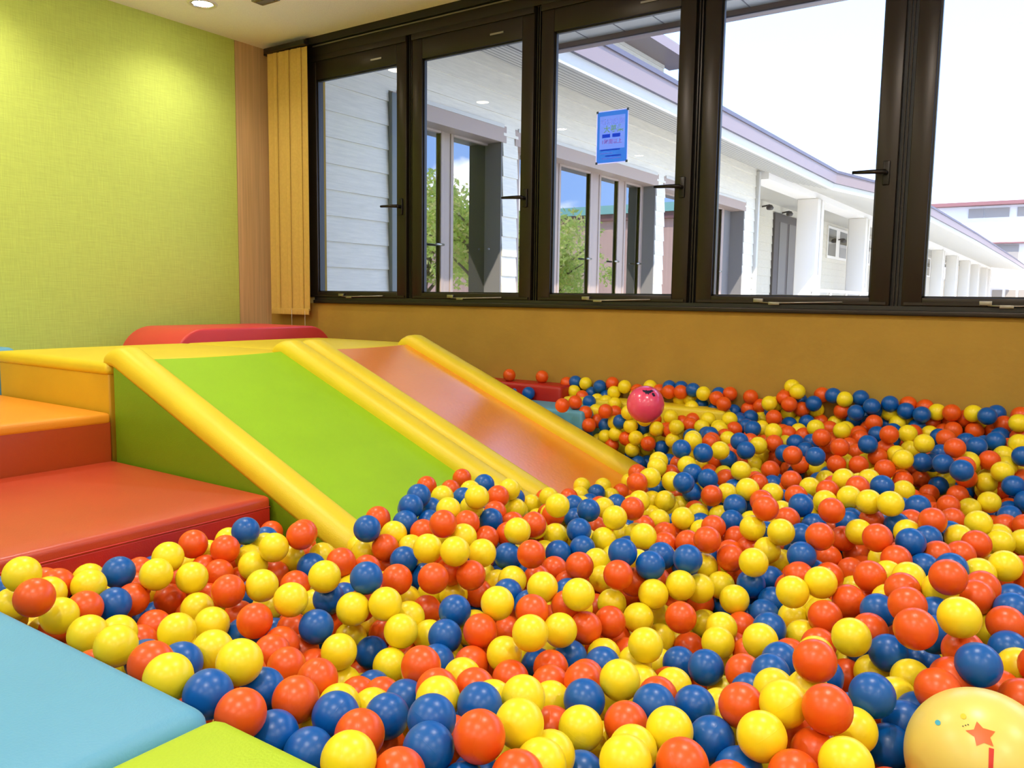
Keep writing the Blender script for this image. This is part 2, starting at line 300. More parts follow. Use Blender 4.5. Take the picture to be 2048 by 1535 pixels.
for x,nx in ((-2.45,'left'),(-.4,'middle'),(1.6,'right')):  # out-of-view ceiling lamps added as general fill for the room
    for y,ny in ((1.7,'nearest the windows'),(-.1,'halfway back'),(-1.9,'furthest from the windows')):
        downlight(x,y,'added unseen fill downlight over the play area, %s row, %s'%(nx,ny),106)
s=MB(); s.box((-3.95,3.08,CH-.012),(-3.80,3.16,CH),'steel',bev=.003); s.box((-3.93,3.10,CH-.014),(-3.82,3.14,CH-.010),'outdark'); o=s.obj('ceiling_vent'); tag(o,'small grey rectangular vent on the ceiling in front of the windows','vent')

# ================================================================== soft play blocks
def puffbox(mb,a,b,m,bev=.02,puff=.012,seg=4,div=10):
    """upholstered block: rounded edges, slightly domed faces"""
    t=bmesh.new(); bmesh.ops.create_cube(t,size=1)
    A=Vector(a);B=Vector(b)
    for v in t.verts: v.co=Vector(((A[k]+B[k])/2+v.co[k]*(B[k]-A[k])) for k in range(3))
    top=[f for f in t.faces]
    bmesh.ops.bevel(t,geom=list(t.edges),offset=bev,segments=seg,profile=.5,affect='EDGES')
    big=[e for e in t.edges if e.calc_length()>.08]
    bmesh.ops.subdivide_edges(t,edges=big,cuts=div,use_grid_fill=True)
    C=(A+B)/2;H=(B-A)/2
    for v in t.verts:
        r=v.co-C; u=[max(-1,min(1,r[k]/H[k])) for k in range(3)]
        if u[2]>.9: v.co.z+=puff*(1-abs(u[0])**3)*(1-abs(u[1])**3)
    mb.merge(t,m,True); return mb
def seamline(mb,pts,m='seam',r=.0012): mb.tube(pts,r,m,seg=6)
# red (lowest) step
o=thing('soft_step','low red padded step in front of the orange step, touching the ball pit','step',(-2.45,1.02,0))
puffbox(MB(),(-2.888,.46,-.056),(-2.0,1.600,.1865),'red',bev=.016,puff=.010).obj('cushion',o)
f_=MB(); f_.box((-2.008,.475,-.056),(-1.997,1.592,.150),'darkred',bev=.003,smooth=True); f_.obj('riser_panel',o)
s=MB(); s.tube([(-1.9962,.475,.1545),(-1.9962,1.02,.1555),(-1.9962,1.592,.1545)],.0014,'pinkred',seg=6); s.obj('stitched_seam',o)
# orange step
o=thing('soft_step','taller orange padded step with rust red front, between red step and yellow platform','step',(-3.35,1.0,0))
puffbox(MB(),(-3.80,.46,.320),(-2.889,1.598,.362),'orange',bev=.014,puff=.008).obj('top_cushion',o)
MB().box((-3.795,.465,-.056),(-2.891,1.597,.330),'rust',bev=.006,smooth=True).obj('body',o)
# yellow platforms
def platform(y0,y1,label):
    o=thing('soft_platform',label,'platform block',(-3.38,(y0+y1)/2,0),'yellow platform blocks behind the slides')
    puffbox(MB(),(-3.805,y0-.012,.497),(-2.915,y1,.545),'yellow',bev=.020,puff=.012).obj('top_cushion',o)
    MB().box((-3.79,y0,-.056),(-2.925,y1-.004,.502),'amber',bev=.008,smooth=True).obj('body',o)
platform(1.612,2.503,'yellow padded platform block behind the green slide, above the orange step')
platform(2.520,3.420,'yellow padded platform block behind the orange slide, near the window wall')
# aqua side pad
o=MB(); o.box((-4.62,1.60,-.056),(-3.815,1.70,.556),'aqua',bev=.030,seg=5,smooth=True); q=o.obj('padded_panel'); tag(q,'upright pale blue padded panel between the yellow platform and the green wall','pad')
# red arch block
def arc_prof(y0,y1,z0,z1,r,k=10):
    p=[(y0,z0)]
    p+=[(y0+r-r*math.cos(a),z1-r+r*math.sin(a)) for a in [PI/2*i/k for i in range(k+1)]]
    p+=[(y1-r+r*math.sin(a),z1-r+r*math.cos(a)) for a in [PI/2*i/k for i in range(k+1)]]
    p+=[(y1,z0)]; return p
s=MB(); s.prism(arc_prof(2.52,3.66,.004,.612,.20),'x',-4.46,-3.93,'pinkred',smooth=True,bev=.014,seg=3); q=s.obj('arch_block'); shade_auto(q,50); tag(q,'rounded red padded block behind the yellow platform, by the blind','block')
# ------------------------------------------------------------------ slides
SX0,SZ0,SL=-2.885,.546,.41                 # top edge of the slide surface and its slope
def sz(x): return SZ0-SL*(x-SX0)
XE=SX0+(SZ0+.045)/SL
def rail(y0,y1,h=.058):
    """padded roll along the slope: flat outside, rounded top, blunt rounded upper end"""
    mb=MB(); t=bmesh.new(); W_=(y1-y0)/2; c=(y0+y1)/2; prof=[]
    K=14
    for i in range(K+1):
        a=PI*i/K; cx=math.copysign(abs(math.cos(a))**.75,math.cos(a)); prof.append((-W_*cx,h*math.sin(a)**.8 if math.sin(a)>0 else 0))
    prof+=[(W_*.96,-.014),(-W_*.96,-.014)]
    st=[(-.072,.35),(-.066,.62),(-.050,.86),(-.026,.97),(0,1)]+[(d_,1) for d_ in (.25,.5,.75,1.0,1.25)]+[(1.50,1)]
    nx=1/math.sqrt(1+SL*SL); T=Vector((nx,0,-SL*nx)); Nn=Vector((SL*nx,0,nx)); rings=[]
    for d_,k in st:
        wv=0; base=Vector((SX0,c,SZ0))+T*d_
        if d_<0: base=Vector((SX0+d_,c,SZ0-SL*d_*.25))
        rings.append([t.verts.new(base+Vector((0,p*(.8+.2*k)*1,0))+Nn*((q*k if q>0 else q)+wv)) for p,q in prof])
    n_=len(prof)
    for a,b in zip(rings,rings[1:]):
        for k in range(n_): t.faces.new((a[k],a[(k+1)%n_],b[(k+1)%n_],b[k]))
    t.faces.new(rings[0][::-1]); t.faces.new(rings[-1])
    mb.merge(t,'yellow',True); return mb
def slide(label,y0,y1,surf,side,rw=.124):
    o=thing('foam_slide',label,'slide',(-2.2,(y0+y1)/2,0))
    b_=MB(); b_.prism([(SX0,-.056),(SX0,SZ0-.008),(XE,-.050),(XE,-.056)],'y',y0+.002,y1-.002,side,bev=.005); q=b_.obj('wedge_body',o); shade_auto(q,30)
    s=MB(); t=bmesh.new(); nx_,ny_=24,12; g=[]
    for i in range(nx_+1):
        x=SX0-.004+(XE-SX0)*i/nx_; row=[]
        for j in range(ny_+1):
            y=y0+rw*.9+(y1-y0-1.8*rw)*j/ny_; u=2*j/ny_-1
            row.append(t.verts.new((x,y,sz(x)+.004-.006*(1-u*u)+.0022*noise.noise((x*3,y*3,y0)))))
        g.append(row)
    for i in range(nx_):
        for j in range(ny_): t.faces.new((g[i][j],g[i+1][j],g[i+1][j+1],g[i][j+1]))
    s.merge(t,surf,True); s.obj('slide_surface',o)
    rail(y0,y0+rw).obj('side_roll',o); rail(y1-rw,y1).obj('side_roll',o)
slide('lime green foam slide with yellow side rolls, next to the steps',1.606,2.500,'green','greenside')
slide('orange foam slide with yellow side rolls, nearer the windows',2.506,3.325,'oslide','oslide')
# ------------------------------------------------------------------ pit edge mats (near side)
s=puffbox(MB(),(-1.985,-.10,-.056),(-.808,.560,.314),'aqua',bev=.026,puff=.010,seg=5); q=s.obj('edge_mat'); tag(q,'pale blue padded edge block at the bottom left corner of the pit','mat')
s=puffbox(MB(),(-.802,-.10,-.056),(.42,.560,.314),'lime',bev=.026,puff=.012,seg=5); q=s.obj('edge_mat'); tag(q,'lime green padded edge block beside the pale blue one, nearest the camera','mat')
s=puffbox(MB(),(.426,-.10,-.056),(1.62,.560,.314),'red',bev=.026,puff=.012,seg=5); q=s.obj('edge_mat'); tag(q,'red padded edge block right of the lime green one, outside the photo','mat')
s=puffbox(MB(),(1.50,.566,-.056),(2.05,WY-.01,.296),'aqua',bev=.026,puff=.012,seg=5); q=s.obj('edge_mat'); tag(q,'long pale blue block closing the right end of the pit','mat')
# far side blocks
s=puffbox(MB(),(-2.80,3.58,-.056),(-2.17,WY-.004,.350),'darkred',bev=.018,puff=.004); q=s.obj('corner_block'); tag(q,'dark red padded block against the wall beyond the orange slide','mat')
s=puffbox(MB(),(-2.80,3.335,-.056),(-1.90,3.575,.270),'aqua',bev=.016,puff=.002,div=4); q=s.obj('corner_block'); tag(q,'pale blue padded block beside the foot of the orange slide','mat')
s=puffbox(MB(),(-2.165,3.585,-.056),(-1.30,WY-.008,.300),'yellow',bev=.018,puff=.004); q=s.obj('corner_block'); tag(q,'yellow padded block behind the pink ball, mostly buried in balls','mat')
struct(MB().box((-2.88,.565,-.06),(2.0,WY,-.057),'pitfloor'),'trim_6')

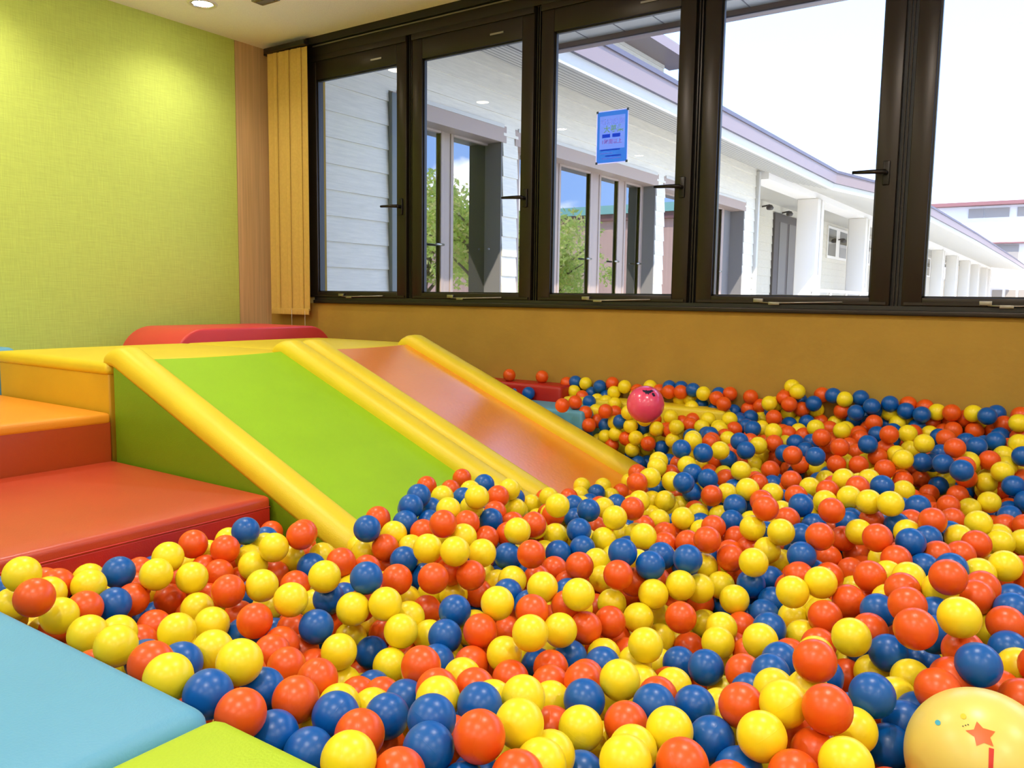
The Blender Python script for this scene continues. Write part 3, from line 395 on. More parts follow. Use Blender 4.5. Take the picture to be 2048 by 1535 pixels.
# ================================================================== balls
R_=.0345
DATA="-6110,8193,2245,0;-8999,6625,2318,0;-2519,11561,2314,0;-3239,10962,1941,1;-10306,6388,2555,1;-9671,6590,2415,2;-7059,6755,2279,1;-927,14536,2290,2;-6709,7865,2026,2;-6034,9024,2083,1;-9990,7355,2511,1;-2226,13184,1942,2;-8895,7093,1839,2;-3164,11693,2134,1;-3110,13197,2250,0;-9146,7696,2037,0;-1873,14626,2617,0;-5836,10425,1448,1;-1303,15279,2741,1;-12647,6925,2219,1;-8223,7133,1782,2;-4466,9192,1984,1;-2076,10760,2035,1;-15053,6783,2538,0;-5964,11964,1587,1;-4085,11313,1452,2;-4513,10720,1719,1;-3802,11761,1881,0;-3862,9635,1942,0;-7107,8398,2079,2;-2989,15281,1961,1;-8503,7888,1909,2;-8322,8772,1576,2;-1950,13240,1170,2;-1717,17353,2771,0;-7736,7612,1994,0;-14104,7221,1942,1;-7087,9501,1825,2;-8077,12399,1732,1;-5465,14651,933,2;-12818,9804,1664,0;-4837,12506,1239,2;-1414,13967,1944,0;-2475,16007,1536,2;-6296,11340,1388,2;-15467,7401,1902,1;-6582,14284,1221,1;-13446,8535,1717,1;-5354,10999,1429,0;-12098,10727,1414,2;-12625,10538,1909,1;-11267,10552,1179,1;-11365,6766,2328,0;-8902,10230,1670,0;-6708,10125,1808,1;-10784,11777,1298,1;-16443,7204,2561,1;-9431,12637,1348,0;-14271,10267,1807,0;-11889,11532,1578,1;-718,17515,2022,0;-15926,9665,1986,1;-11323,11895,1705,1;-9396,13170,1774,1;-2359,12632,1571,1;-5499,8749,1796,1;-8158,13623,1356,1;-4648,17439,1804,1;-8254,14503,1812,1;-11926,11959,2108,2;-13923,10855,1829,1;-5191,11657,1499,2;-10146,9009,1553,0;-12842,11633,2037,1;-15623,10319,1792,1;-4187,17901,1980,1;-4730,15607,1329,1;-16732,9285,1967,2;-11284,9297,1351,0;-11630,8034,2013,1;-6640,7208,1993,0;-2256,16372,2393,0;-6747,16425,1056,0;-3371,18800,2038,0;-956,20762,2234,1;-3895,17186,1508,0;-10097,12339,1170,2;-5787,16159,813,1;-11370,13472,1795,0;-8719,12471,1118,1;-15850,8667,1645,2;-3631,18072,1645,0;-2637,11531,1643,0;-7731,9283,1821,1;-10451,13092,1380,2;-13653,9423,1508,1;-8116,14607,1084,0;-16410,8463,1979,1;-1289,18212,2214,0;-10715,11390,739,1;-8302,16412,1697,0;-9938,7720,1938,2;-11387,14261,2206,1;-7131,17278,1457,1;-7589,16798,1285,1;-15219,12225,2077,1;-5447,8123,1942,0;-2689,10643,1702,0;-11127,14526,1624,0;-5953,18821,1828,1;-6194,18284,1026,1;-3599,20704,2411,0;-7838,17131,1825,2;-7700,16283,855,1;-7169,17742,1952,2;-9313,14757,1664,1;-12065,13044,1739,0;-14975,12832,2270,0;-12156,14195,2145,1;-11788,11966,508,2;-4853,20411,2285,0;-16448,10295,1121,0;-10443,16014,1877,0;-17240,11445,1975,0;-16472,11790,1903,0;-8771,13517,1639,0;-9529,16763,1562,0;-12583,15275,2421,0;-8126,14010,656,2;-15732,8017,1792,0;-16721,12572,2131,2;-2883,17160,1885,2;-2932,21119,2317,2;-7322,19357,2000,0;-5908,20807,2115,1;-14480,14552,2127,2;-6756,12111,1272,0;-16423,10263,2113,1;-8481,16966,2048,2;-1813,13675,1406,2;-2011,15546,1346,1;-626,17023,1725,2;-11534,15499,1825,1;-11425,16852,2080,1;-3813,23512,2642,1;-4805,10116,1604,1;-5074,22455,2470,0;-16169,9253,1501,0;-4715,14621,1056,0;-15122,10093,1273,1;-6522,21422,2519,0;-6300,15348,525,2;-5138,19926,1863,2;-6808,19671,1544,0;-1672,22529,2164,0;-8965,19111,1851,1;-5699,9334,1584,1;-15656,11963,1624,1;-8144,16044,389,0;-11527,7370,2059,2;-14180,14892,1613,0;-13888,13093,1756,0;-13006,11894,1433,2;-6939,17989,1216,1;-6848,21428,1920,1;-8523,13395,596,2;-8249,12012,933,0;-4141,14358,1306,2;-2725,23049,2453,0;-11933,9497,1360,0;-16946,7200,1828,1;-1832,24825,2150,1;-2552,17720,2233,0;-7060,11540,1053,1;-8754,9662,1325,2;-11492,16522,1489,2;-10235,19926,1959,1;-3538,10959,1314,2;-316,14873,1735,0;-13544,17926,2430,1;-4415,23822,2540,1;-7929,10481,1449,0;-7140,13565,933,2;-11748,19331,2188,1;-1272,24519,1785,1;-6119,19230,1148,2;-2905,16516,1682,0;-5981,16875,853,1;-4881,16684,1175,2;-1240,15629,2048,0;-3840,13551,1423,1;-13367,14704,1489,2;-4164,15022,1290,2;-3109,20395,2046,0;-9283,12164,879,0;-7436,12107,1030,0;-5784,13849,779,1;-2679,28672,2836,2;-16163,11372,1473,0;-449,16458,1646,1;-9327,22583,1515,1;-6175,23585,2209,2;-4402,22672,1952,1;-645,18062,2140,2;-11684,13610,935,0;-11586,20849,1759,2;-6514,10697,1119,0;-10220,20984,2000,0;-10866,19037,1686,2;-11592,17869,1990,0;-1937,29688,1734,1;-6268,20896,1546,1;-6756,17005,156,0;-14862,16631,2221,2;-9466,17767,102,0;-5461,9791,1139,2;-10400,19608,1382,1;-1255,19176,2142,0;-2623,18942,2119,1;-10688,15579,1298,1;-1294,14614,1927,0;-16845,7991,1076,0;-10911,18038,1297,2;-2762,16264,968,1;-1350,30455,2206,2;-9290,24796,1787,0;-10073,24355,2180,2;-8720,11150,1167,1;-15210,9149,1170,0;-6890,19257,940,1;-11653,19104,1393,1;-5545,18473,768,2;-9422,17782,975,1;-5125,24759,2373,1;-4893,18540,815,1;-4330,17187,983,1;-13557,18628,1616,2;-7418,16870,241,1;-3158,31136,3142,0;-1712,30927,2542,1;-1940,21912,2001,0;-11355,12645,1168,1;-7862,23952,2362,1;-8121,18376,1676,2;-4529,26289,2501,2;-4654,30553,2651,1;-4972,21931,1313,0;-4855,23014,1610,0;-10788,24564,1428,1;-5876,17901,561,0;-8056,23471,1925,2;-14430,15487,1783,1;-14358,12118,1369,0;-12314,10027,1239,0;-2166,31241,2056,1;-10479,18572,1372,2;-12453,12006,649,1;-1407,20266,2102,1;-10560,17282,1122,0;-2135,23333,2051,1;-4224,32004,3049,1;-3443,30825,2607,2;-10723,12584,927,1;-12341,15781,2004,1;-14760,12956,1493,2;-11612,24140,2000,0;-3427,25640,2183,2;-2366,21382,2048,0;-7305,29453,2594,2;-5018,19340,1544,0;-7438,19543,1227,1;-8163,9771,1642,0;-1996,16879,1158,2;-4213,31805,2398,2;-9821,11751,925,2;-8696,14786,1369,0;-13169,16999,1959,0;-8112,29528,2526,0;-9512,8903,1333,1;-14143,19777,1993,0;-16999,8114,1964,0;-15714,13144,1490,1;-2141,14877,1238,1;-9238,27358,2173,1;-6932,18371,219,1;-10636,27376,2631,2;-2632,32546,3052,2;-9994,26245,1980,2;-13871,17067,2198,1;-2177,32027,2698,0;-8103,21869,1624,0;-11528,15332,873,0;-10016,14472,565,0;-5161,30276,2289,0;-14452,7966,1618,1;-12755,17322,1527,0;-15102,17239,2365,2;-6050,31816,2840,2;-14602,16121,1908,2;-4263,28492,1987,1;-17622,7268,1895,2;-16501,7702,2009,1;-17150,8608,1583,2;-17611,9087,1687,1;-17529,11065,1154,0;-18513,10831,538,1;-17624,10175,1173,0;-16670,9140,1067,0;-16953,9680,695,2;-17141,10371,541,2;-15651,10284,920,0;-14814,8599,1132,0;-17904,12916,1582,1;-17268,13600,1561,2;-16667,13097,1619,1;-16449,12462,1509,1;-16836,11480,1427,0;-16139,11971,1152,0;-15569,12527,1254,0;-15186,13682,1496,1;-13668,13710,1469,0;-13525,13057,1178,1;-13180,12516,1225,2;-14325,11292,1096,1;-13716,12126,1068,1;-14405,10620,1099,0;-15889,10891,1089,0;-13432,9969,1160,2;-13180,11042,988,0;-13107,12027,780,0;-12019,12585,641,0;-12452,10662,830,0;-11822,10412,779,0;-12679,7445,1781,2;-11168,12245,537,0;-7330,10177,1529,1;-10575,10758,558,2;-10347,10142,737,0;-9701,10102,927,0;-11244,10641,500,1;-9360,9505,1064,1;-6166,7937,1615,2;-17850,22721,1533,0;-17945,20892,1572,0;-15646,21093,1913,2;-17474,21601,1379,0;-15613,20317,1846,1;-14189,20448,2083,1;-15232,19454,1834,2;-15251,18475,2072,1;-15157,17841,1843,2;-13972,18242,1996,1;-13863,19255,1659,0;-14071,20631,1440,1;-15716,24063,658,1;-14432,16929,1785,2;-15237,15725,2005,0;-13920,16060,1792,0;-12471,17941,1551,0;-13219,19260,1435,0;-13794,15443,1538,1;-13012,15075,1040,2;-11784,14573,1573,0;-12356,14940,1622,0;-12056,16242,937,1;-11426,16000,939,1;-10402,14981,1212,2;-10633,16577,1066,0;-11808,14739,942,1;-9735,14868,1125,2;-9918,19262,1038,1;-9859,18232,1230,1;-8282,17202,1311,0;-9894,16851,995,0;-9548,16271,1042,2;-10347,19386,22,1;-10008,18776,76,0;-9079,18498,422,0;-9355,18797,-121,2;-8616,17289,209,2;-7980,18078,227,1;-8775,15086,433,1;-8825,14207,576,1;-7583,14442,688,1;-6912,14520,682,1;-6515,13989,584,1;-7528,13788,424,1;-5581,12685,1113,0;-6190,12339,971,1;-6982,21602,1276,0;-6182,21416,1149,1;-6000,22693,1110,2;-4486,19946,1473,0;-6373,19611,672,2;-5939,20193,1019,2;-5366,19825,1048,0;-6876,19422,258,2;-7255,18895,493,0;-7888,18751,278,0;-5532,19070,893,2;-6048,18781,444,2;-3839,18314,1170,0;-4303,18613,1075,1;-7291,18790,-181,1;-3829,16488,1161,0;-5216,16474,619,0;-5871,16558,260,1;-4245,15966,1017,0;-3692,15700,1296,1;-3171,14069,1628,2;-3242,13392,1628,1;-5164,14906,377,1;-4314,13778,1117,2;-4949,13986,563,1;-3002,12102,1590,0;-3454,10311,1441,0;-4607,23479,1098,0;-2785,23490,1914,2;-1908,19826,2234,2;-2561,20758,1864,2;-1891,17837,2339,1;-2053,18672,1851,1;-3165,19759,1831,1;-4145,21139,882,1;-4356,21712,1164,0;-3374,19024,1363,0;-2870,18171,1793,1;-1887,17238,2022,2;-1384,18636,1760,2;-740,20026,1732,2;-976,18189,1611,1;-2846,17623,1398,0;-1742,16091,2049,2;-116,15994,1941,0;-657,15684,1482,0;-2562,13440,1404,2;-1719,14355,1305,2;-15784,27807,609,1;-15324,28725,498,1;-15133,27846,419,2;-15740,24965,668,0;-15406,26170,531,0;-14751,29195,263,0;-15083,30589,399,1;-12639,27198,1493,1;-11985,25053,1417,0;-11084,23244,1639,1;-11958,23395,1360,2;-12072,22724,1366,1;-14844,26815,301,2;-12949,22288,1394,2;-12423,20199,1605,0;-12411,21499,1217,2;-16152,33645,553,2;-16664,33921,504,2;-11728,21651,1019,0;-10177,21175,1195,1;-10451,22282,1139,0;-10730,21508,989,1;-15447,27081,434,1;-14772,28388,228,1;-13239,27507,1525,0;-12116,26898,2224,1;-11891,26273,2129,1;-15988,34245,503,2;-12453,29713,1714,2;-11767,27965,1982,0;-11057,26982,2186,1;-10634,26471,2039,2;-14660,33645,832,2;-11761,27229,1750,0;-11472,24878,2061,1;-10975,25483,1892,1;-11626,25814,1448,2;-11469,27072,1002,0;-11981,30433,1549,1;-11344,30673,1747,0;-10766,30355,1928,2;-10578,31055,1756,0;-10227,31782,1573,1;-9743,30325,1396,1;-11410,30131,1343,0;-10768,29917,1406,1;-9906,27762,1729,0;-10583,27220,1495,1;-10792,27829,1208,0;-9169,28789,1583,0;-8697,27585,1770,0;-10622,29169,1064,2;-9439,27311,1525,2;-10514,26178,1442,2;-10434,26769,1011,1;-9092,25640,1726,1;-7313,23622,2143,0;-11365,24817,1289,1;-10945,26146,918,1;-11003,25468,965,1;-9682,24694,1151,1;-9017,24833,1166,1;-7900,22800,1617,2;-11086,24146,980,1;-10339,23127,1170,1;-10903,23518,809,0;-9655,22038,1120,0;-8190,20247,1543,0;-8035,22386,1090,0;-7500,22074,1363,0;-7292,20996,1265,0;-7516,23338,1532,1;-8851,20245,1378,0;-8943,29746,1848,0;-10277,33725,1519,0;-10358,34156,1069,0;-7551,25425,1988,1;-8709,29270,1426,2;-10245,25816,932,0;-8698,22519,1251,1;-10802,30611,1299,2;-9902,33277,1530,0;-9933,34294,1640,2;-8380,31625,1821,0;-9848,34594,1036,1;-9129,32843,1344,0;-8629,32015,1366,2;-8287,32552,1477,1;-7709,31602,1798,1;-7220,31251,1626,2;-7084,30198,1660,1;-7447,30695,1455,2;-6909,30914,2128,0;-6850,32005,2027,1;-6158,30981,2187,0;-6234,32581,2021,1;-5147,33049,2060,1;-5672,31510,1727,1;-8548,32920,991,0;-7512,27342,2070,0;-9584,33147,944,0;-8967,30555,1244,2;-6767,26830,2035,1;-6822,25442,2024,0;-6076,27043,2159,0;-5932,25618,2283,0;-5625,26236,2572,1;-5054,25459,2559,0;-5734,24503,2199,1;-6303,22749,1958,0;-5729,23358,1745,2;-4982,24401,1815,2;-4375,24138,1940,0;-3702,24026,1957,2;-5650,21880,1314,2;-5343,23893,1567,0;-5204,27883,2340,1;-5213,32647,1575,0;-4958,31551,1479,1;-4877,23603,1898,2;-5817,22386,1668,2;-3978,32440,2325,2;-2759,31675,2638,1;-2745,30180,2702,0;-1859,33417,2698,1;-1226,32199,2928,2;-1682,32435,2494,1;-1312,33213,2359,1;-1221,32649,2072,0;-4880,34435,1586,0;-4204,34530,1603,1;-4489,33773,1397,0;-4293,35059,1202,0;-3632,33661,1558,1;-4901,32161,1660,0;-4614,30555,1908,0;-3741,32583,1479,2;-2737,30910,2208,0;-2830,34229,1522,1;-4666,34531,945,1;-2219,32413,1994,1;-2203,31814,1692,1;-3420,33142,1167,1;-2917,30577,1639,0;-3007,33682,1160,2;-2635,34549,958,0;-1869,33059,1498,0;-4261,30315,1372,0;-3924,31744,1309,0;-3928,31090,1114,0;-2954,28533,1704,0;-3008,31797,1165,1;-2436,29273,1532,1;-954,30028,1851,2;-1515,33412,1039,2;-1531,32687,1007,0;-1384,30306,1399,2;-1310,28735,1585,2;-2581,26106,1848,0;-2732,22451,2121,2;-1366,28074,1437,0;-855,27660,1609,0;-1377,25664,1675,1;-789,25313,1706,1;-3208,21506,1833,0;-3471,24840,1920,0;-3298,23070,2044,1;-2410,24036,1943,2;-22108,37064,3555,0;-21598,37105,3653,2;-20968,37090,3613,1;-20012,36879,3546,2;-19414,37105,3730,0;-19126,36758,3310,1;-18559,36809,3645,1;-21533,36873,3185,1;-20830,36500,2985,0;-22297,36362,2919,1;-19587,32484,3045,0;-19676,33827,3045,0;-19985,35760,2862,2;-19902,36436,2898,1;-20586,37105,3138,2;-19647,36929,3053,2;-19318,36272,2877,1;-18434,35530,2906,1;-18755,36845,2619,1;-18812,35956,2551,2;-19141,33894,2578,0;-19031,34748,2594,1;-17927,33662,2794,0;-18105,34967,2581,0;-18792,33645,2050,0;-18199,34204,2041,2;-19104,33978,1556,2;-17651,34094,2226,1;-17195,33757,2360,2;-16731,33645,2844,1;-16649,33745,2217,1;-15922,33657,2623,1;-16306,34313,2094,2;-15425,33926,2185,1;-17429,33793,1751,1;-18534,34225,1277,1;-18055,33933,1536,1;-16888,33808,1599,0;-16318,33645,1708,1;-17690,33928,1172,0;-16512,33698,1120,1;-16174,34478,1097,1;-15689,33645,1508,0;-15940,34174,1566,1;-15194,34035,1317,2;-17915,36954,3484,0;-17297,37105,3721,1;-16799,37105,3544,0;-15215,34482,2097,0;-16911,34470,656,2;-15328,34023,750,1;-15938,34753,2472,0;-18702,34365,2182,0;-16255,37065,3777,2;-16073,36608,3592,0;-15628,37048,3793,2;-15454,36591,3637,0;-14880,36686,3774,2;-14301,36559,3658,1;-16371,37105,2702,2;-15693,37083,3221,1;-15173,37059,3304,1;-14604,37105,3051,2;-15395,36802,2716,1;-14854,36534,2948,1;-13750,37105,3625,2;-13656,36577,3483,0;-13836,36900,2912,2;-13175,36222,3287,0;-13218,37105,3675,0;-13004,37105,2858,2;-12208,37051,3620,0;-12309,37105,3029,0;-11762,37105,3230,0;-10970,36670,3432,1;-11031,36070,3513,1;-11215,37075,2998,2;-14266,36487,2613,2;-13531,36385,2641,2;-15379,36182,2606,0;-14495,35867,2466,0;-13335,34777,2716,1;-15144,34793,2646,1;-14797,35288,2377,0;-11977,36462,2761,2;-12576,36672,2579,2;-12354,34797,2805,1;-11649,37037,2668,1;-10652,35549,2980,0;-14351,33645,2400,1;-13377,34154,2446,1;-14017,34358,2443,0;-14712,33915,2167,0;-12945,33645,2238,2;-11879,34066,2508,0;-12642,34267,2492,1;-12210,33219,2591,1;-11799,32735,2371,0;-11607,34843,2569,2;-10735,33010,2784,2;-11085,35343,2498,1;-13660,33645,2076,2;-12105,30048,2604,1;-11719,29084,2698,1;-14498,33645,1796,1;-12242,32231,2473,2;-11946,31634,2353,0;-11691,30800,2395,0;-11445,32123,2380,1;-10364,30380,2663,2;-9944,29898,2434,2;-9705,32422,2848,1;-9497,31897,2473,0;-10948,33284,2108,0;-9961,31405,2405,1;-10336,33023,2022,1;-10189,32404,1843,1;-11411,27266,2695,2;-11855,29548,2216,1;-10504,28705,2536,1;-10997,31492,2045,0;-8986,31545,2192,2;-10623,37105,3776,0;-10080,34973,2474,0;-10647,32512,2336,0;-12272,35846,2593,2;-14022,33645,1015,2;-10315,36910,4240,1;-9935,36418,4096,1;-10523,36499,3757,0;-10155,36054,3548,0;-10007,37105,3619,2;-9249,36529,3618,2;-9043,37051,3964,0;-8533,36869,3991,2;-8038,36800,3874,1;-9786,36683,3297,0;-9270,37105,3288,1;-8159,36954,3331,0;-7456,37105,3955,2;-7399,36084,3429,2;-6816,36141,3735,2;-6811,36761,3525,2;-7104,37031,3150,2;-6190,36529,3864,2;-6221,36858,3434,1;-5866,36593,3059,1;-6361,37105,2904,2;-5923,35980,2805,2;-10384,36832,3065,1;-9839,36927,2701,1;-9465,36425,2772,2;-10198,36355,2617,2;-9061,37105,2755,0;-8427,37077,2762,1;-7647,37015,2974,2;-8348,35788,2684,0;-8523,34164,2911,1;-9507,35334,2524,1;-9694,34450,2506,0;-9028,34371,2503,0;-7564,34452,2855,1;-7762,36132,2693,1;-6658,35957,3091,0;-6945,36420,2760,0;-7182,35809,2593,0;-7714,31886,2898,0;-7606,35341,2340,0;-6936,34841,2564,0;-6371,35180,2733,2;-5505,32728,3146,0;-8413,33238,2451,2;-8844,32510,2477,2;-8327,32108,2298,2;-6905,31280,2701,0;-7583,32487,2551,0;-7210,34272,2302,0;-7806,32944,2101,0;-6747,33450,2216,0;-5659,33022,2548,0;-5767,32212,2354,0;-9398,33073,2315,1;-5177,32524,2455,1;-7900,34756,2392,0;-5582,37052,3839,0;-5564,36499,3629,2;-4951,36329,3545,2;-4927,36956,3779,0;-4444,36699,3659,1;-3894,36389,3714,0;-3140,36389,3753,1;-2634,36034,3740,2;-2395,36933,3766,2;-1567,36457,3812,0;-5578,37105,3222,1;-5137,36659,2985,2;-4649,37105,3131,0;-3946,37105,3261,0;-3455,36838,3481,0;-2844,37105,3350,1;-3066,36485,3064,0;-2092,36572,3407,0;-2435,36900,3088,0;-1574,35610,3621,1;-3790,36265,3039,0;-4152,36710,2888,0;-4612,36316,2799,1;-4205,35790,2783,2;-5035,33788,3085,1;-5154,35931,2832,0;-3708,33493,3092,0;-2158,36088,3005,2;-2165,33874,3111,2;-3177,34854,2840,2;-1435,33752,3121,1;-1517,35951,3056,0;-4876,33422,2537,1;-3797,33041,2588,2;-25195,36161,3845,0;-23400,36645,3845,0;-24605,36102,3045,2;-23510,35527,3045,2;-23335,36159,2923,1;-6231,14626,375,0;-12688,12623,684,1;-14342,15238,999,0;-13522,15479,627,2;-3282,16518,649,0;-449,21076,1843,0;-3665,21899,1549,1;-14903,14872,1343,1;-1885,30612,1130,2;-6845,24046,1804,1;-5117,11282,894,2;-3965,17820,743,1;-5846,11091,898,1;-10213,13461,884,1;-11292,16986,1052,2;-7952,17753,1251,0;-14654,12272,742,2;-10116,9306,914,1;-8045,10538,798,0;-7812,9931,1109,2;-754,21805,1628,0;-15195,12376,252,0;-12129,16959,628,2;-6458,23364,927,0;-8540,8938,927,0;-15499,15265,1256,1;-10762,13827,655,1;-9041,8075,1455,1;-692,22568,1703,0;-4545,14635,404,1;-7161,8904,1530,0;-6696,22165,1614,2;-11033,14541,456,1;-5621,33862,2772,2;-6405,8526,1408,2;-12356,17614,691,2;-17722,7486,1250,1;-8040,24400,1848,2;-7466,26181,1656,2;-12438,13765,962,1;-10522,12754,313,1;-17593,8090,806,1;-11563,18393,1088,1;-16616,11784,615,1;-11668,15244,249,2;-3242,11530,1138,1;-2532,34387,2879,2;-13966,15768,1003,1;-6125,15789,75,0;-9435,12882,638,0;-9472,25876,1188,2;-17513,12048,1523,1;-11295,11180,127,1;-16030,13750,1357,0;-12086,12020,-70,0;-3445,17278,604,1;-10628,7912,1939,0;-11112,22433,915,2;-12266,12126,1374,0;-10797,13366,194,1;-10032,33622,2208,1;-17990,12223,1084,1;-10006,18483,656,0;-11882,19649,854,2;-8330,18947,1467,1;-5609,34657,2542,0;-8160,19490,939,0;-10539,15177,572,0;-6315,9175,1345,1;-12379,19085,1462,0;-18780,12219,965,1;-13251,7717,1516,1;-18407,8250,581,1;-4184,24890,1800,2;-2455,15234,806,0;-6713,20206,965,0;-17961,11353,601,0;-9699,19429,13,2;-6898,15670,217,1;-7213,21456,689,1;-6184,24572,1681,1;-11111,14002,13,2;-2160,32990,2308,0;-7624,20280,865,0;-13561,11764,294,2;-1946,17570,1033,1;-14945,13069,860,1;-1770,34419,2856,0;-10339,17188,419,1;-7800,19336,-229,1;-9681,22848,904,0;-13088,15986,1811,1;-4865,19312,859,1;-12118,20291,630,2;-10129,23807,932,2;-3933,12157,1340,1;-7658,18790,1407,2;-4531,24164,1164,0;-17164,12637,1169,0;-12589,19754,1032,0;-7843,21701,472,1;-10516,34027,2092,0;-15049,11461,1191,2;-7933,20932,1006,2;-6253,18246,34,0;-5620,28533,2043,1;-9370,15251,739,0;-5223,25781,1971,1;-7743,27967,1669,0;-11362,17369,393,0;-3911,26090,1945,2;-3082,16948,1105,2;-16994,8285,459,1;-2531,33511,2185,1;-12453,14696,840,1;-2321,13544,631,0;-810,30636,1159,0;-9847,24166,480,1;-16604,14302,1349,0;-9256,19495,1255,2;-10717,37145,2521,0;-12509,16791,1163,0;-6818,23334,1719,1;-13110,20128,1090,2;-13065,21578,1201,1;-12836,20756,1442,1;-14103,9217,984,1;-13052,6727,1756,0;-9030,9978,715,1;-14216,13237,1206,1;-13878,7708,1202,1;-14230,18791,1330,1;-9440,14616,258,0;-7252,17542,26,1;-1036,25773,1124,0;-10719,11659,73,1;-5017,24547,852,2;-12837,18285,942,2;-11727,22325,644,0;-18157,13339,987,2;-18177,9807,979,1;-6490,12617,432,1;-10539,6262,1891,0;-5187,22595,1092,0;-14415,11673,500,0;-8663,16596,23,1;-7498,19742,385,0;-8835,15761,134,0;-8095,19971,246,1;-11788,17600,1015,0;-12299,20955,520,2;-4956,20380,1349,2;-1851,23651,1538,0;-12812,18934,731,1;-3357,32135,2449,0;-3945,11504,812,1;-3308,37048,2571,0;-8572,18905,208,0;-13838,11087,698,2;-10679,6940,1590,0;-5492,20745,1024,0;-1777,25123,1576,1;-4026,19315,976,0;-12890,21835,634,1;-13271,20778,705,1;-3674,24417,1347,0;-7161,27118,1568,2;-17521,36023,3338,1;-8515,17840,1560,1;-9287,13324,178,2;-14588,19399,1328,1;-6706,26110,1656,2;-1923,24322,1388,2;-3358,34414,1031,2;-4213,33470,2247,0;-8836,15506,1052,1;-1247,22885,1560,1;-4014,20082,1004,1;-13898,21110,847,2;-14175,21847,736,2;-15964,15842,1066,0;-11943,18485,1726,1;-17216,14811,1144,2;-12630,13124,1334,0;-11764,14065,295,1;-17747,8201,1804,0;-13068,16605,1428,1;-5583,25028,936,0;-14619,21049,1715,2;-3146,29039,1347,0;-15121,16089,1373,1;-18768,11525,330,0;-1337,24740,1173,1;-14143,22647,848,0;-14581,21503,1123,1;-824,14407,1444,2;-15047,22009,1364,2;-17570,13852,1012,1;-11272,19625,1268,1;-15780,17586,1798,2;-17078,35305,3531,0;-9507,13933,366,1;-8030,16949,59,1;-10982,34557,1909,2;-12602,12594,-265,0;-12528,15804,1381,2;-8130,16358,-195,2;-3350,36023,2562,1;-4607,20264,706,0;-4452,34024,2321,0;-11689,23959,1259,1;-16354,16261,881,0;-6149,22101,925,1;-1069,16260,1515,1;-11331,20337,1002,1;-14927,17013,1440,1;-15427,13304,2137,0;-1896,37130,2940,2;-11169,35229,1734,0;-11081,33992,2307,0"
